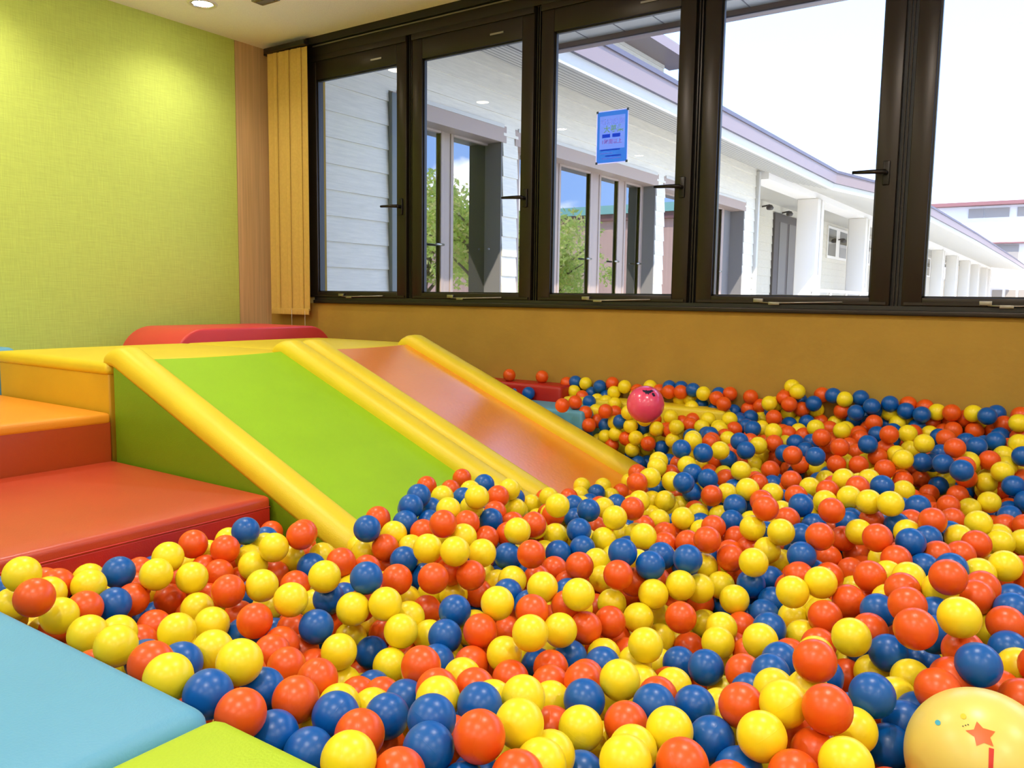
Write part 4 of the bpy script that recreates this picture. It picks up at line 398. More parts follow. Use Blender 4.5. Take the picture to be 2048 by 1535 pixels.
LAB="""orange ball in the frontmost centre, with blue left, yellow right, blue above, blue below
orange ball beside the pale blue mat, with blue left, blue right, blue above
orange ball in the frontmost right, with yellow left, yellow right, blue above, orange below
yellow ball in the frontmost centre-right, with blue left, orange right, orange above, blue below
yellow ball beside the pale blue mat, with orange left, blue right, blue above
blue ball beside the pale blue mat, with yellow left, orange right, blue above
yellow ball by the lime green mat, with blue left, orange right, orange above
blue ball beside the big yellow ball, with orange left, blue right, yellow above, orange below
blue ball in the frontmost centre-left, with orange left, orange right, blue above, blue below
yellow ball in the frontmost centre, with yellow left, orange right, yellow above, yellow below
yellow ball in the front left, with yellow left, orange right, blue above, blue below
blue ball in the frontmost right, with orange left, yellow right, yellow above, yellow below
blue ball by the lime green mat, with orange left, blue right, orange above
yellow ball in the frontmost centre-right, with blue left, yellow right, yellow above, orange below
orange ball in the front centre-right, with orange left, yellow right, yellow above, blue below
orange ball in the frontmost centre-left, with blue left, orange right, orange above, blue below
orange ball in the front right, with orange left, blue right, orange above, blue below
yellow ball in the frontmost centre, with orange left, yellow right, blue above, blue below
yellow ball in the front right, with blue left, yellow right, orange above, orange below
yellow ball beside the pale blue mat, with yellow left, orange right, yellow above
blue ball by the lime green mat, with blue left, yellow right, blue above
yellow ball in the frontmost centre-right, with blue left, yellow right, yellow above
yellow ball in the frontmost right, with orange left, blue right, yellow above
orange ball beside the pale blue mat, with yellow left, yellow right, yellow above, orange below
yellow ball in the front centre, with blue left, yellow right, yellow above, yellow below
blue ball in the frontmost centre-right, with orange left, yellow right, yellow above, blue below
yellow ball in the frontmost centre-right, with yellow left, blue right, blue above, orange below
orange ball in the frontmost centre-right, with yellow left, yellow right, blue above, yellow below
orange ball in the frontmost centre-right, with yellow left, blue right, yellow above
blue ball in the frontmost centre-left, with blue left, blue right, yellow above, blue below
yellow ball in the front right, with orange left, orange right, orange above, yellow below
blue ball in the frontmost centre-left, with orange left, orange right, yellow above, yellow below
blue ball in the frontmost centre-left, with yellow left, blue right, orange above, yellow below
blue ball beside the big yellow ball, with yellow left, blue above
orange ball in the near right, with blue left, yellow right, blue above, yellow below
lower orange ball in the frontmost centre-left, with blue left, blue right, yellow above, yellow below
yellow ball beside the pale blue mat, with orange left, yellow right, orange above
blue ball in the frontmost centre, with yellow left, yellow right, orange above, orange below
yellow ball in the front centre, with orange left, yellow right, orange above, blue below
blue ball in the front centre-right, with blue left, yellow right, orange above, yellow below
orange ball in the front centre-left, with orange left, orange right, yellow above, blue below
blue ball in the frontmost centre-right, with yellow left, yellow right, blue above, blue below
orange ball beside the big yellow ball, with yellow left, orange right, blue above, blue below
blue ball in the front right, with yellow left, blue right, orange above, yellow below
blue ball in the frontmost centre, with yellow left, yellow right, orange above, yellow below
yellow ball beside the pale blue mat, with orange left, orange right, yellow above, orange below
yellow ball in the front centre-right, with orange left, yellow right, yellow above, yellow below
yellow ball in the front left, with orange left, yellow right, orange above, blue below
orange ball in the frontmost centre-right, with yellow left, blue right, yellow above, yellow below
blue ball in the front centre-left, with orange left, orange right, yellow above, orange below
left yellow ball in the near centre-left, with yellow left, yellow right, orange above, orange below
lower yellow ball in the front centre-left, with orange left, blue right, yellow above, yellow below
orange ball beside the pale blue mat, with blue left, yellow right, orange above
orange ball in the front centre-left, with orange left, blue right, yellow above, orange below
yellow ball in the frontmost centre, with yellow left, yellow right, orange above, yellow below
yellow ball in the front centre-left, with orange left, yellow right, yellow above, orange below
yellow ball below the red step, with blue left, yellow right, orange below
orange ball in the front centre, with blue left, orange right, yellow above, orange below
lower orange ball in the near left, with orange left, orange right, orange above, orange below
yellow ball in the near centre-left, with blue left, yellow right, blue above, yellow below
orange ball in the front right, with yellow left, blue above, blue below
yellow ball in the near left, with orange left, orange right, yellow above, yellow below
right yellow ball in the near centre-left, with yellow left, yellow right, orange above, orange below
yellow ball in the near centre, with orange left, blue right, yellow above, orange below
yellow ball in the frontmost right, with orange left, blue right, blue above, yellow below
yellow ball in the frontmost centre, with orange left, yellow right, orange above
yellow ball in the front centre, with yellow left, orange right, orange above, yellow below
yellow ball in the near centre-right, with blue left, yellow right, orange above, yellow below
yellow ball in the near centre, with blue left, orange right, orange above, orange below
blue ball along the left slide rail, with yellow left, orange right, orange above, yellow below
yellow ball in the near centre-left, with orange left, orange right, yellow above, yellow below
blue ball in the frontmost centre-right, with orange left, yellow right, orange above, yellow below
orange ball in the front centre-left, with orange left, yellow right, orange above, yellow below
yellow ball in the near centre-left, with blue left, orange right, yellow above, blue below
yellow ball in the near left, with orange left, orange right, orange above, orange below
yellow ball in the near centre-right, with orange left, orange right, orange above, yellow below
yellow ball in the front centre-right, with orange left, orange right, blue above, orange below
blue ball below the red step, with yellow left, orange right, orange below
lower orange ball in the front centre-left, with orange left, orange right, orange above, orange below
yellow ball in the front left, with blue left, yellow right, yellow above, blue below
orange ball in the frontmost centre-left, with yellow left, blue right, orange above
right orange ball in the near right, with yellow left, blue right, orange above, orange below
orange ball in the front centre-right, with yellow left, orange right, orange above, yellow below
orange ball in the near right, with orange left, yellow right, orange above, orange below
yellow ball in the near right, with yellow left, yellow above, blue below
orange ball in the front right, with yellow left, orange right, yellow above, orange below
blue ball in the front centre-left, with yellow left, orange right, blue above, blue below
yellow ball in the front centre-right, with orange left, orange right, yellow above, yellow below
orange ball along the left slide rail, with blue left, orange right, orange above, orange below
yellow ball in the front centre, with orange left, yellow right, orange above, orange below
blue ball in the near left, with orange left, orange right, blue above, yellow below
orange ball in the near right, with orange left, orange right, yellow above, yellow below
orange ball in the frontmost centre-right, with yellow left, yellow right, orange above, orange below
yellow ball in the frontmost centre-left, with blue left, yellow right, orange above, blue below
blue ball in the front centre, with orange left, orange right, yellow above, blue below
yellow ball in the front left, with orange left, orange right, yellow above, yellow below
orange ball in the front centre, with yellow left, orange right, orange above, yellow below
yellow ball in the near left, with orange left, blue right, yellow above, orange below
orange ball in the near right, with orange left, blue right, orange above, yellow below
yellow ball in the front centre-left, with blue left, orange right, orange above, blue below
orange ball in the near centre, with yellow left, orange right, yellow above, orange below
blue ball in the front centre-left, with blue left, orange right, yellow above, orange below
left yellow ball in the near centre, with orange left, yellow right, yellow above, orange below
yellow ball in the near centre-right, with yellow left, yellow right, blue above, orange below
yellow ball in the near centre-right, with orange left, orange right, blue above, yellow below
yellow ball in the near centre-left, with yellow left, yellow right, orange below
orange ball in the frontmost centre, with blue left, yellow right, yellow above
orange ball in the frontmost centre-right, with blue left, yellow right, orange above
orange ball in the near centre, with orange left, yellow right, yellow above, orange below
yellow ball in the near centre-right, with orange left, yellow right, orange above, blue below
yellow ball in the near centre-right, with blue left, blue right, yellow above, blue below
leftmost orange ball in the middle right, with yellow left, blue right, orange above, orange below
blue ball in the near centre-right, with blue left, blue right, orange above, orange below
yellow ball in the front centre-right, with blue left, yellow right, orange above, yellow below
blue ball in the near centre-right, with blue left, yellow right, orange above, yellow below
yellow ball in the near centre, with yellow left, orange right, orange above, blue below
orange ball along the left slide rail, with blue left, blue right, blue above, yellow below
orange ball along the left slide rail, with yellow left, yellow right, yellow below
yellow ball in the near centre-left, with yellow left, orange right, orange above, blue below
blue ball in the front centre-left, with yellow left, yellow right, orange above, blue below
orange ball in the middle centre-right, with blue left, orange right, blue above, orange below
orange ball in the near left, with yellow left, orange right, orange above, blue below
orange ball in the near centre, with blue left, blue right, yellow above, orange below
orange ball below the red step, with yellow left, orange right, orange below
orange ball below the red step, with orange left, yellow right, yellow above, orange below
orange ball in the front centre, with blue left, yellow right, blue above, yellow below
orange ball in the near centre, with blue left, yellow right, blue above, orange below
orange ball on the green slide's foot, with blue left, orange right, yellow above, yellow below
blue ball in the front centre, with yellow left, blue right, yellow above, orange below
orange ball in the near left, with yellow left, blue right, yellow above, yellow below
blue ball below the red step, with yellow left, blue right, yellow below
blue ball in the front right, with orange left, orange right, yellow above, orange below
blue ball in the near right, with orange left, blue right, yellow above, orange below
orange ball in the middle centre-right, with orange left, orange right, yellow above, yellow below
yellow ball in the middle centre-right, with yellow left, blue right, orange above, yellow below
blue ball on the green slide's foot, with orange right, orange below
orange ball in the front centre, with orange left, blue right, blue above, blue below
yellow ball below the red step, with orange left, orange right, yellow below
blue ball in the near centre, with yellow left, yellow right, yellow above, orange below
blue ball beside the big yellow ball, with blue left, blue right, yellow above, blue below
yellow ball beside the big yellow ball, with yellow left, orange right, blue above, yellow below
blue ball in the front right, with blue left, orange right, orange above, yellow below
yellow ball in the near centre, with yellow left, blue right, orange above, yellow below
yellow ball in the middle centre, with orange left, orange right, orange above, orange below
yellow ball in the middle right, with yellow left, yellow right, blue above, blue below
yellow ball in the frontmost centre-right, with yellow left, yellow right, orange above, yellow below
orange ball in the middle right, with blue left, blue right, yellow above, orange below
orange ball in the near left, with blue left, yellow right, orange above, blue below
orange ball in the front centre-right, with yellow left, blue right, orange above, blue below
yellow ball in the near left, with orange left, orange right, yellow above, orange below
orange ball in the middle centre-right, with yellow left, orange right, orange above, yellow below
blue ball in the front centre-right, with yellow left, blue right, orange above, yellow below
lower blue ball in the near centre-right, with blue left, orange right, blue above, orange below
orange ball in the near centre-right, with yellow left, orange right, orange above, yellow below
orange ball in the near right, with yellow left, yellow right, yellow above, yellow below
yellow ball in the middle centre-right, with yellow left, orange right, orange above, blue below
yellow ball in the frontmost centre, with yellow left, blue right, orange above
yellow ball in the near centre-left, with orange left, orange right, yellow above, orange below
orange ball in the front centre, with orange left, yellow right, blue above, yellow below
blue ball in the front left, with orange left, yellow right, yellow above, yellow below
orange ball along the left slide rail, with blue right, yellow above, orange below
orange ball along the left slide rail, with yellow left, orange right, blue above, yellow below
blue ball in the near centre-left, with yellow left, blue right, yellow above, orange below
yellow ball in the near centre-right, with yellow left, yellow right, yellow above, orange below
right yellow ball in the middle centre-right, with orange left, yellow right, yellow above, orange below
blue ball in the front centre, with orange left, blue right, yellow above, orange below
orange ball in the front centre, with orange left, blue right, yellow above, yellow below
blue ball in the front centre-right, with orange left, orange right, blue above, yellow below
orange ball in the middle right, with blue left, orange right, orange above, blue below
orange ball in the front centre-left, with yellow left, orange right, orange above, blue below
yellow ball beside the pale blue mat, with blue left, orange right, yellow above
yellow ball in the middle right, with yellow left, yellow right, yellow above, orange below
orange ball in the near right, with yellow left, yellow right, yellow above, orange below
yellow ball in the frontmost centre, with yellow left, blue right, orange above, orange below
blue ball in the frontmost centre-left, with orange left, blue right, orange above, blue below
blue ball in the near centre, with yellow left, orange right, orange above, yellow below
yellow ball in the middle centre, with yellow left, orange right, blue above, yellow below
blue ball in the frontmost centre-right, with orange left, orange right, yellow above, orange below
orange ball beside the big yellow ball, with orange left, yellow above
yellow ball on the green slide's foot, with yellow left, orange right, blue above, yellow below
right yellow ball in the middle right, with yellow left, yellow right, orange above, orange below
orange ball in the front centre, with yellow left, yellow right, orange above, blue below
blue ball in the front centre, with orange left, yellow right, yellow above, blue below
yellow ball in the middle centre, with orange left, orange right, orange below
yellow ball in the near right, with orange left, yellow right, yellow above, yellow below
blue ball in the near centre-right, with yellow left, blue right, yellow above, blue below
orange ball in the front right, with yellow left, orange right, blue above, blue below
yellow ball in the front centre-right, with yellow left, orange right, blue above, yellow below
blue ball in the front centre-right, with blue left, yellow right, blue above, yellow below
orange ball in the front right, with blue left, blue right, yellow above, orange below
yellow ball in the front centre-right, with blue left, yellow right, blue above, yellow below
blue ball along the left slide rail, with orange left, blue right, yellow above, orange below
blue ball in the front centre-right, with orange left, orange right, yellow above, blue below
orange ball in the near right, with orange left, blue right, blue above, yellow below
orange ball in the front centre, with blue left, yellow right, orange above, yellow below
orange ball in the front centre, with yellow left, orange right, blue above, yellow below
yellow ball in the front centre-right, with orange left, blue right, blue above, yellow below
blue ball in the far right, with yellow left, yellow right, orange above, orange below
upper orange ball in the near left, with orange left, orange right, orange above, orange below
yellow ball beside the big yellow ball, with blue left, orange right, blue above, orange below
yellow ball in the middle centre-right, with yellow left, orange right, yellow above, orange below
blue ball in the middle centre-right, with yellow left, yellow right, orange above, orange below
yellow ball in the middle right, with blue left, orange right, blue above, orange below
blue ball in the front right, with yellow left, blue above, orange below
orange ball along the left slide rail, with yellow left, blue right, orange above, yellow below
blue ball in the middle centre, with blue left, yellow right, blue above, orange below
orange ball in the frontmost centre, with yellow left, yellow right, yellow above, yellow below
orange ball in the middle centre-right, with blue left, yellow right, yellow above, orange below
blue ball in the middle centre, with yellow left, orange right, blue above, blue below
orange ball in the middle centre, with yellow left, orange right, yellow above, orange below
lowest yellow ball in the middle right, with orange left, orange right, yellow above, yellow below
right yellow ball in the near centre-right, with yellow left, blue right, yellow above, yellow below
orange ball in the front centre-right, with yellow left, yellow right, yellow above, blue below
blue ball on the green slide's foot, with orange left, blue right, blue above, blue below
orange ball in the front centre, with yellow left, blue right, orange above, orange below
blue ball in the frontmost centre, with yellow left, yellow right, yellow above
yellow ball in the middle centre, with blue left, yellow right, orange above, yellow below
orange ball in the near right, with orange left, yellow right, yellow above, orange below
yellow ball in the near right, with yellow left, blue right, orange above, orange below
yellow ball in the near centre, with yellow left, orange right, blue above, blue below
orange ball beside the big yellow ball, with orange left, blue right, orange above, blue below
orange ball beside the pale blue mat, with yellow right, yellow above
blue ball in the near centre, with orange left, blue right, yellow above, orange below
yellow ball in the front right, with blue left, yellow right, blue above, blue below
right blue ball in the middle right, with orange left, orange right, yellow above, blue below
rightmost orange ball in the middle centre-right, with yellow left, yellow right, yellow above, yellow below
blue ball in the middle centre-right, with yellow left, yellow right, blue above, blue below
yellow ball in the front centre, with orange left, orange right, orange above, blue below
orange ball in the front left, with blue left, yellow right, blue above, orange below
left yellow ball in the near centre-right, with yellow left, blue right, yellow above, yellow below
yellow ball in the middle centre, with orange left, blue right, orange above, blue below
blue ball in the front centre-right, with blue left, yellow right, blue above, blue below
yellow ball in the near centre, with orange left, orange right, yellow above, orange below
yellow ball in the middle right, with orange left, yellow right, orange above, blue below
yellow ball in the front centre-right, with blue left, yellow right, yellow above, yellow below
right yellow ball in the front centre-right, with blue left, orange right, yellow above, yellow below
blue ball in the middle centre, with yellow left, orange right, orange above, orange below
upper yellow ball in the front centre-right, with yellow left, orange right, yellow above, blue below
orange ball in the far right, with blue left, blue right, orange above, blue below
yellow ball in the far right, with yellow left, yellow right, yellow above, blue below
orange ball in the near right, with orange left, orange right, yellow above, blue below
yellow ball along the left slide rail, with yellow left, orange right, orange above, yellow below
yellow ball in the middle centre-right, with blue left, orange right, orange above, blue below
blue ball in the near centre-right, with blue left, blue right, orange above, yellow below
blue ball in the middle right, with yellow left, orange right, orange above, yellow below
yellow ball in the far right, with yellow left, blue right, yellow above, orange below
orange ball in the near right, with blue left, orange right, orange above, orange below
orange ball in the middle right, with orange left, yellow right, blue above, orange below
yellow ball in the middle centre-right, with yellow left, orange right, blue above, yellow below
orange ball in the front centre-right, with yellow left, yellow right, blue above, orange below
blue ball in the middle centre-right, with yellow left, orange right, yellow above, blue below
yellow ball on the green slide's foot, with orange left, blue right, blue above, orange below
orange ball in the near centre-left, with orange left, yellow right, blue above, yellow below
upper orange ball in the front centre-left, with orange left, orange right, orange above, orange below
uppermost yellow ball in the middle right, with orange left, orange right, yellow above, yellow below
blue ball in the near centre, with blue left, yellow right, blue above, orange below
upper yellow ball in the front centre-left, with orange left, blue right, yellow above, yellow below
yellow ball in the near right, with orange left, yellow right, orange above, orange below
orange ball in the near centre, with orange left, orange right, blue above, orange below
yellow ball in the middle right, with blue left, orange right, orange above, orange below
yellow ball in the far right, with yellow left, blue right, yellow above, blue below
right blue ball in the far right, with blue left, blue right, blue above, yellow below
yellow ball in the front centre-left, with yellow left, blue right, orange above, blue below
yellow ball on the green slide's foot, with orange left, orange right, orange above, yellow below
blue ball in the near centre-left, with yellow left, yellow right, yellow above, orange below
orange ball at the orange slide's foot, with yellow left, yellow right, orange above, orange below
blue ball in the middle right, with yellow left, orange right, orange above, orange below
orange ball in the near right, with blue left, blue right, blue above, orange below
blue ball in the far centre-right, with blue left, orange right, blue above, yellow below
orange ball in the near centre-right, with yellow left, yellow right, blue above, orange below
yellow ball in the near centre-right, with blue left, orange right, orange above, yellow below
orange ball in the front centre-left, with blue left, yellow right, blue above, yellow below
blue ball in the front right, with blue left, orange right, blue above, yellow below
blue ball in the far right, with orange left, blue right, yellow above, orange below
blue ball in the front centre-left, with orange left, yellow right, yellow above, orange below
orange ball in the near centre, with yellow left, yellow right, blue above, yellow below
orange ball on the green slide's foot, with yellow left, blue right, yellow above, yellow below
orange ball in the far centre-right, with blue left, blue right, blue above, orange below
yellow ball in the frontmost centre-left, with orange left, orange right, yellow above, blue below
orange ball at the orange slide's foot, with blue left, yellow right, orange below
orange ball below the red step, with orange left, yellow right, yellow below
yellow ball in the near centre-left, with yellow left, blue right, orange above, orange below
yellow ball beside the big yellow ball, with blue left, blue right, yellow above, blue below
yellow ball in the far centre-right, with orange left, yellow right, orange above, blue below
yellow ball in the front centre-right, with orange left, yellow right, orange above, yellow below
blue ball in the far centre-right, with yellow left, orange right, orange above, yellow below
blue ball in the far right, with blue left, blue right, orange above, yellow below
blue ball in the far centre-right, with blue left, yellow right, orange above, yellow below
yellow ball on the green slide's foot, with blue left, blue right, yellow above, orange below
right orange ball in the far right, with yellow left, yellow right, blue above, yellow below
lower orange ball in the middle centre-right, with yellow left, blue right, yellow above, orange below
orange ball in the near centre, with yellow left, yellow right, yellow above, orange below
orange ball in the front centre, with orange left, yellow right, yellow above, yellow below
orange ball in the far right, with yellow left, orange right, orange above, blue below
yellow ball in the front left, with yellow left, blue right, blue above, yellow below
orange ball in the middle centre, with yellow left, orange right, blue above, yellow below
blue ball on the green slide's foot, with yellow right, orange above, blue below
blue ball in the far right, with orange left, orange right, blue above, orange below
blue ball on the green slide's foot, with yellow left, orange right, blue above, yellow below
yellow ball in the middle right, with yellow left, orange right, orange above, blue below""".split('\n')
NTOP=300
balls=[tuple(int(v) for v in q.split(',')) for q in DATA.split(';')]
KEY=['bo','by','bb']
def ball_mesh(m,u=40,v=24):
    mb=MB(); pr=[]
    for k in range(v+1):
        a=-PI/2+PI*k/v; r=R_*math.cos(a); 
        pr.append((max(r,0) if 0<k<v else 0,R_*math.sin(a)))
    mb.lathe(pr,m,seg=u)
    # moulding seam: a fine raised ring
    mb.lathe([(R_*.9995,-.0006),(R_*1.004,0),(R_*.9995,.0006)],m,seg=u)
    me=bpy.data.meshes.new('plastic_ball'); mb.bm.to_mesh(me); mb.bm.free(); me.materials.append(MT[m]); return me
BM=[ball_mesh(k) for k in KEY]
rnd=random.Random(3)
for i in range(NTOP):
    x,y,z,c=balls[i]
    o=bpy.data.objects.new('plastic_ball',BM[c]); COL.objects.link(o); o.location=(x/1e4,y/1e4,z/1e4); o.rotation_euler=(rnd.uniform(0,PI),rnd.uniform(0,PI),rnd.uniform(0,PI))
    tag(o,LAB[i],'ball','plastic balls lying in the ball pit')
# big printed balls
def big_ball(c,r,m,name,label):
    c=Vector(c); o=thing(name,label,'ball',c)
    mb=MB(); mb.lathe([(r*math.cos(a) if abs(abs(a)-PI/2)>1e-6 else 0,r*math.sin(a)) for a in [-PI/2+PI*k/48 for k in range(49)]],m,c,seg=96); b_=mb.obj('ball_skin',o)
    eye=Vector((0,0,ZO)); n_=(eye-c).normalized(); rt=Vector((0,0,1)).cross(n_).normalized(); up=n_.cross(rt)
    return o,c,r,n_,rt,up
def decal(B,pts,m,name,parent,lift=.0006):
    """a flat print wrapped on the ball: pts in ball radii (right, up)"""
    o,c,r,n_,rt,up=B; mb=MB(); t=bmesh.new(); vs_=[t.verts.new((u,v,0)) for u,v in pts]; t.faces.new(vs_)
    bmesh.ops.triangulate(t,faces=t.faces)
    for _ in range(3): bmesh.ops.subdivide_edges(t,edges=[e for e in t.edges if e.calc_length()>.05],cuts=1)
    bmesh.ops.triangulate(t,faces=t.faces)
    for v in t.verts:
        u,w_=v.co.x,v.co.y; k=math.sqrt(max(0,1-u*u-w_*w_)); v.co=c+(rt*u+up*w_+n_*k)*(r+lift)
    me_=mb.merge(t,m,True).obj(name,o); return me_
def ngon(cx,cy,rx,ry,k=20): return [(cx+rx*math.cos(2*PI*i/k),cy+ry*math.sin(2*PI*i/k)) for i in range(k)]
BY=big_ball((-0.0701,1.2923,0.1516),.1,'bigy','play_ball','large pale yellow rubber ball with a printed orange star')
def px2(x,y): return ((x-1962)/157*1.02,-(y-1520)/157*1.0)
star=[(1949,1443),(1961,1453.5),(1983,1454.5),(1975,1469),(1982,1484.5),(1965,1482),(1952,1492),(1947,1475),(1930,1467),(1945,1461)]
decal(BY,[px2(*p) for p in star][::-1],'starc','star_print',None)
decal(BY,[px2(*p) for p in [(1974,1489),(1983,1489),(1984,1534),(1976,1535)]][::-1],'redp','red_stick_print',None)
decal(BY,ngon(*px2(1877.5,1464.5),.036,.036),'cyanp','blue_dot_print',None)
decal(BY,ngon(*px2(1924,1439),.036,.036),'goldp','yellow_dot_print',None)
for q in ((1925,1459.5),(1929.5,1456.5),(1934,1454)): decal(BY,ngon(*px2(*q),.010,.007,8),'ink','dash_print',None)
BP=big_ball((-1.4659,3.1042,0.3665),.078,'pink','play_ball','large shiny pink ball with a dark blue print on top')
def pp(x,y): return ((x-82)/60.,-(y-105)/60.)
rr_=random.Random(4); pts=[]
for k in range(22):
    a=2*PI*k/22; q=(.30 if k%2 else .17)*(1+.35*math.sin(3*a)); pts.append((.10+q*math.cos(a)*.85,.66+q*math.sin(a)*.42))
decal(BP,pts,'ink','blot_print',None)
decal(BP,[(.30,.60),(.42,.62),(.50,.44),(.40,.42),(.33,.50)][::-1],'ink','blot_print',None)
# every further ball: the hundreds that show smaller or lie beneath
import array
def heap():
    """balls outside the picture and in the bottom layer, settled on a jittered hexagonal lattice"""
    rg=random.Random(21); P=[Vector((b_[0]/1e4,b_[1]/1e4,b_[2]/1e4)) for b_ in balls]; cell={}
    key=lambda p:(int(p.x//.07),int(p.y//.07),int(p.z//.07))
    for p in P: cell.setdefault(key(p),[]).append(p)
    big=[(BY[1],.1),(BP[1],.078)]
    def free(p,d):
        k=key(p)
        for i in (-1,0,1):
            for j in (-1,0,1):
                for h in (-1,0,1):
                    for q in cell.get((k[0]+i,k[1]+j,k[2]+h),()):
                        if (q-p).length<d: return False
        for c,r in big:
            if (c-p).length<r+R_: return False
        x,y,z=p
        if x<-1.965 and y<1.6+R_: return False
        if y<.565+R_ or y>WY-R_ or x>1.495-R_: return False
        if y>1.6-R_ and y<3.33+R_ and z<sz(x)+R_*1.1 and x<XE+.02: return False
        if x<-1.28+R_ and y>3.3-R_ and z<.30+R_: return False
        if x<-2.9: return False
        if x<-1.12 and 2.42<y<3.40 and z>-.01: return False
        return True
    out=[]
    inv=M.inverted()
    def seen(p):
        q=inv@p
        if q.z>-.05: return False
        return abs(q.x/-q.z)*F_PX<1024+60*1.3/max(.4,-q.z) and -767-70<(q.y/-q.z)*F_PX<767+90
    a=.0715
    for layer,zf in enumerate((lambda x,y:R_-.056,lambda x,y:R_+.002,lambda x,y:R_+.060,lambda x,y:R_+.118,lambda x,y:.18+.10*max(0,(y-2.9)/.8))):
        j=0; y=.61
        while y<WY-R_:
            x=-1.97+(a/2 if (j+layer)%2 else 0)
            while x<1.46:
                p=Vector((x+rg.uniform(-.006,.006),y+rg.uniform(-.006,.006),zf(x,y)+rg.uniform(-.008,.012)*(1 if layer<4 else 2.2)))
                if (layer<3 or not seen(p)) and free(p,2*R_*.965):
                    cell.setdefault(key(p),[]).append(p); out.append((p,rg.choice((0,0,1,1,2))))
                x+=a
            y+=a*.866; j+=1
    return out
rest=[(Vector((b_[0]/1e4,b_[1]/1e4,b_[2]/1e4)),b_[3]) for b_ in balls[NTOP:]]+heap()
def merged(rest,u=20,v=12):
    unit=[(0,0,-1)]
    for k in range(1,v):
        a=-PI/2+PI*k/v
        for i in range(u): unit.append((math.cos(a)*math.cos(2*PI*i/u),math.cos(a)*math.sin(2*PI*i/u),math.sin(a)))
    unit.append((0,0,1)); nv=len(unit); fc=[]
    for i in range(u): fc.append((0,1+(i+1)%u,1+i))
    for k in range(v-2):
        for i in range(u): s0=1+k*u; fc.append((s0+i,s0+(i+1)%u,s0+u+(i+1)%u,s0+u+i))
    for i in range(u): fc.append((nv-1,1+(v-2)*u+i,1+(v-2)*u+(i+1)%u))
    verts=[];faces=[];mi=[]
    for k,(p,c) in enumerate(rest):
        verts+=[(p.x+R_*q[0],p.y+R_*q[1],p.z+R_*q[2]) for q in unit]; o_=k*nv
        faces+=[tuple(o_+i for i in f) for f in fc]; mi+=[c]*len(fc)
    me=bpy.data.meshes.new('plastic_balls'); me.from_pydata(verts,[],faces)
    for k in KEY: me.materials.append(MT[k])
    me.polygons.foreach_set('material_index',array.array('i',mi)); me.polygons.foreach_set('use_smooth',[True]*len(mi)); me.update(); return me
o=bpy.data.objects.new('plastic_ball_heap',merged(rest)); COL.objects.link(o); tag(o,'heap of further orange, yellow and blue plastic balls filling the pit','balls','plastic balls lying in the ball pit','stuff')

# ================================================================== outside
E_='structure'
struct(MB().box((-60,WY+.16,-.3),(60,120,-.2),'ground'),'ground')
# own building: outer wall above/below windows, eave with boarded soffit and gutter
e_=MB(); e_.box((-3.66,WY+.16,2.70),(6,5.42,2.72),'soffit')
x=-3.7
while x<6: e_.box((x,WY+.16,2.696),(x+.006,5.42,2.701),'outdark'); x+=.30
e_.box((-3.66,5.40,2.66),(6,5.50,2.80),'gutter',bev=.01); e_.box((-3.66,5.39,2.655),(6,5.405,2.665),'gdark'); struct(e_,'eave')
struct(MB().prism([(WY+.02,2.57),(5.45,2.80),(-1,4.0),(-3.5,3.6),(-3.5,2.57)],'x',-3.66,6,'roof').prism([(WY+.02,2.57),(WY+.14,3.2),(WY+.14,3.40),(5.45,3.40),(5.45,3.46),(-1,4.0),(-3.5,3.6),(-3.5,2.57)],'x',-4.85,-3.96,'roof').prism([(WY+.02,2.57),(WY+.14,2.6),(WY+.14,3.40),(-1,4.0),(-3.5,3.6),(-3.5,2.57)],'x',-3.958,-3.662,'roof'),'roof')  # left overhang is an unseen addition, shaped to keep sun off the siding
# wing running away from the window wall, face at X=-4.9
XW=-4.9
def siding(mb,y0,y1,z0,z1,x=XW,th=.10):
    k0=math.floor((z0-.028)/.2); z=k0*.2+.028
    while z<z1-.002:
        a=max(z,z0); b=min(z+.2,z1)
        if b-a>.004:
            fa=(a-z)/.2; fb=(b-z)/.2
            mb.prism([(x-th,a),(x+.014*(1-fa),a),(x+.014*(1-fb),b),(x-th,b)],'y',y0,y1,'siding')
        z+=.2
wing=thing('wing_building','pale sided wing of the building running away outside the windows','building',(-5,9,0))
s=MB()
siding(s,3.92,5.19,-.2,3.14); siding(s,5.19,14.75,2.52,3.14)
for y0,y1 in ((6.86,7.12),(10.5,10.78),(14.1,14.75)): siding(s,y0,y1,-.2,2.52)
s.obj('siding_wall',wing)
s=MB(); s.box((XW-.02,5.19,-.2),(XW+.05,5.29,2.50),'post',bev=.004); s.box((XW,14.62,-.2),(XW+.07,14.70,3.1),'soffit',bev=.01); s.obj('corner_post',wing)
RX=-5.10
s=MB()
for y0,y1 in ((5.29,6.86),(7.12,10.5),(10.78,14.1)):
    s.box((RX-.08,y0-.05,2.36),(XW+.012,y1+.05,2.52),'outframe'); s.box((XW,y0,2.50),(XW+.02,y1,2.535),'soffit')
    s.box((RX-.10,y1+.03,-.2),(XW-.10,y1+.20 if y1<14 else y1+.05,2.50),'outdark')
    s.box((RX-.1,y1-.02,-.2),(XW-.001,y1-.001,2.50),'outdark')
s.obj('window_surround',wing)
def oframe(y0,y1,z1=2.34):
    f=MB(); w_=.045
    for a,b in (((RX-.03,y0-w_,-.2),(RX+.03,y0,z1+w_)),((RX-.03,y1,-.2),(RX+.03,y1+w_,z1+w_)),((RX-.03,y0,z1),(RX+.03,y1,z1+.10))): f.box(a,b,'outframe',bev=.006)
    f.tube([(RX+.05,y1+.02,1.30),(RX+.055,y1-.10,1.30)],.012,'steel',seg=8)
    q=f.obj('window_frame',wing)
    g=MB(); g.box((RX-.012,y0,-.2),(RX-.004,y1,z1),'outglass'); g.obj('window_glass',q)
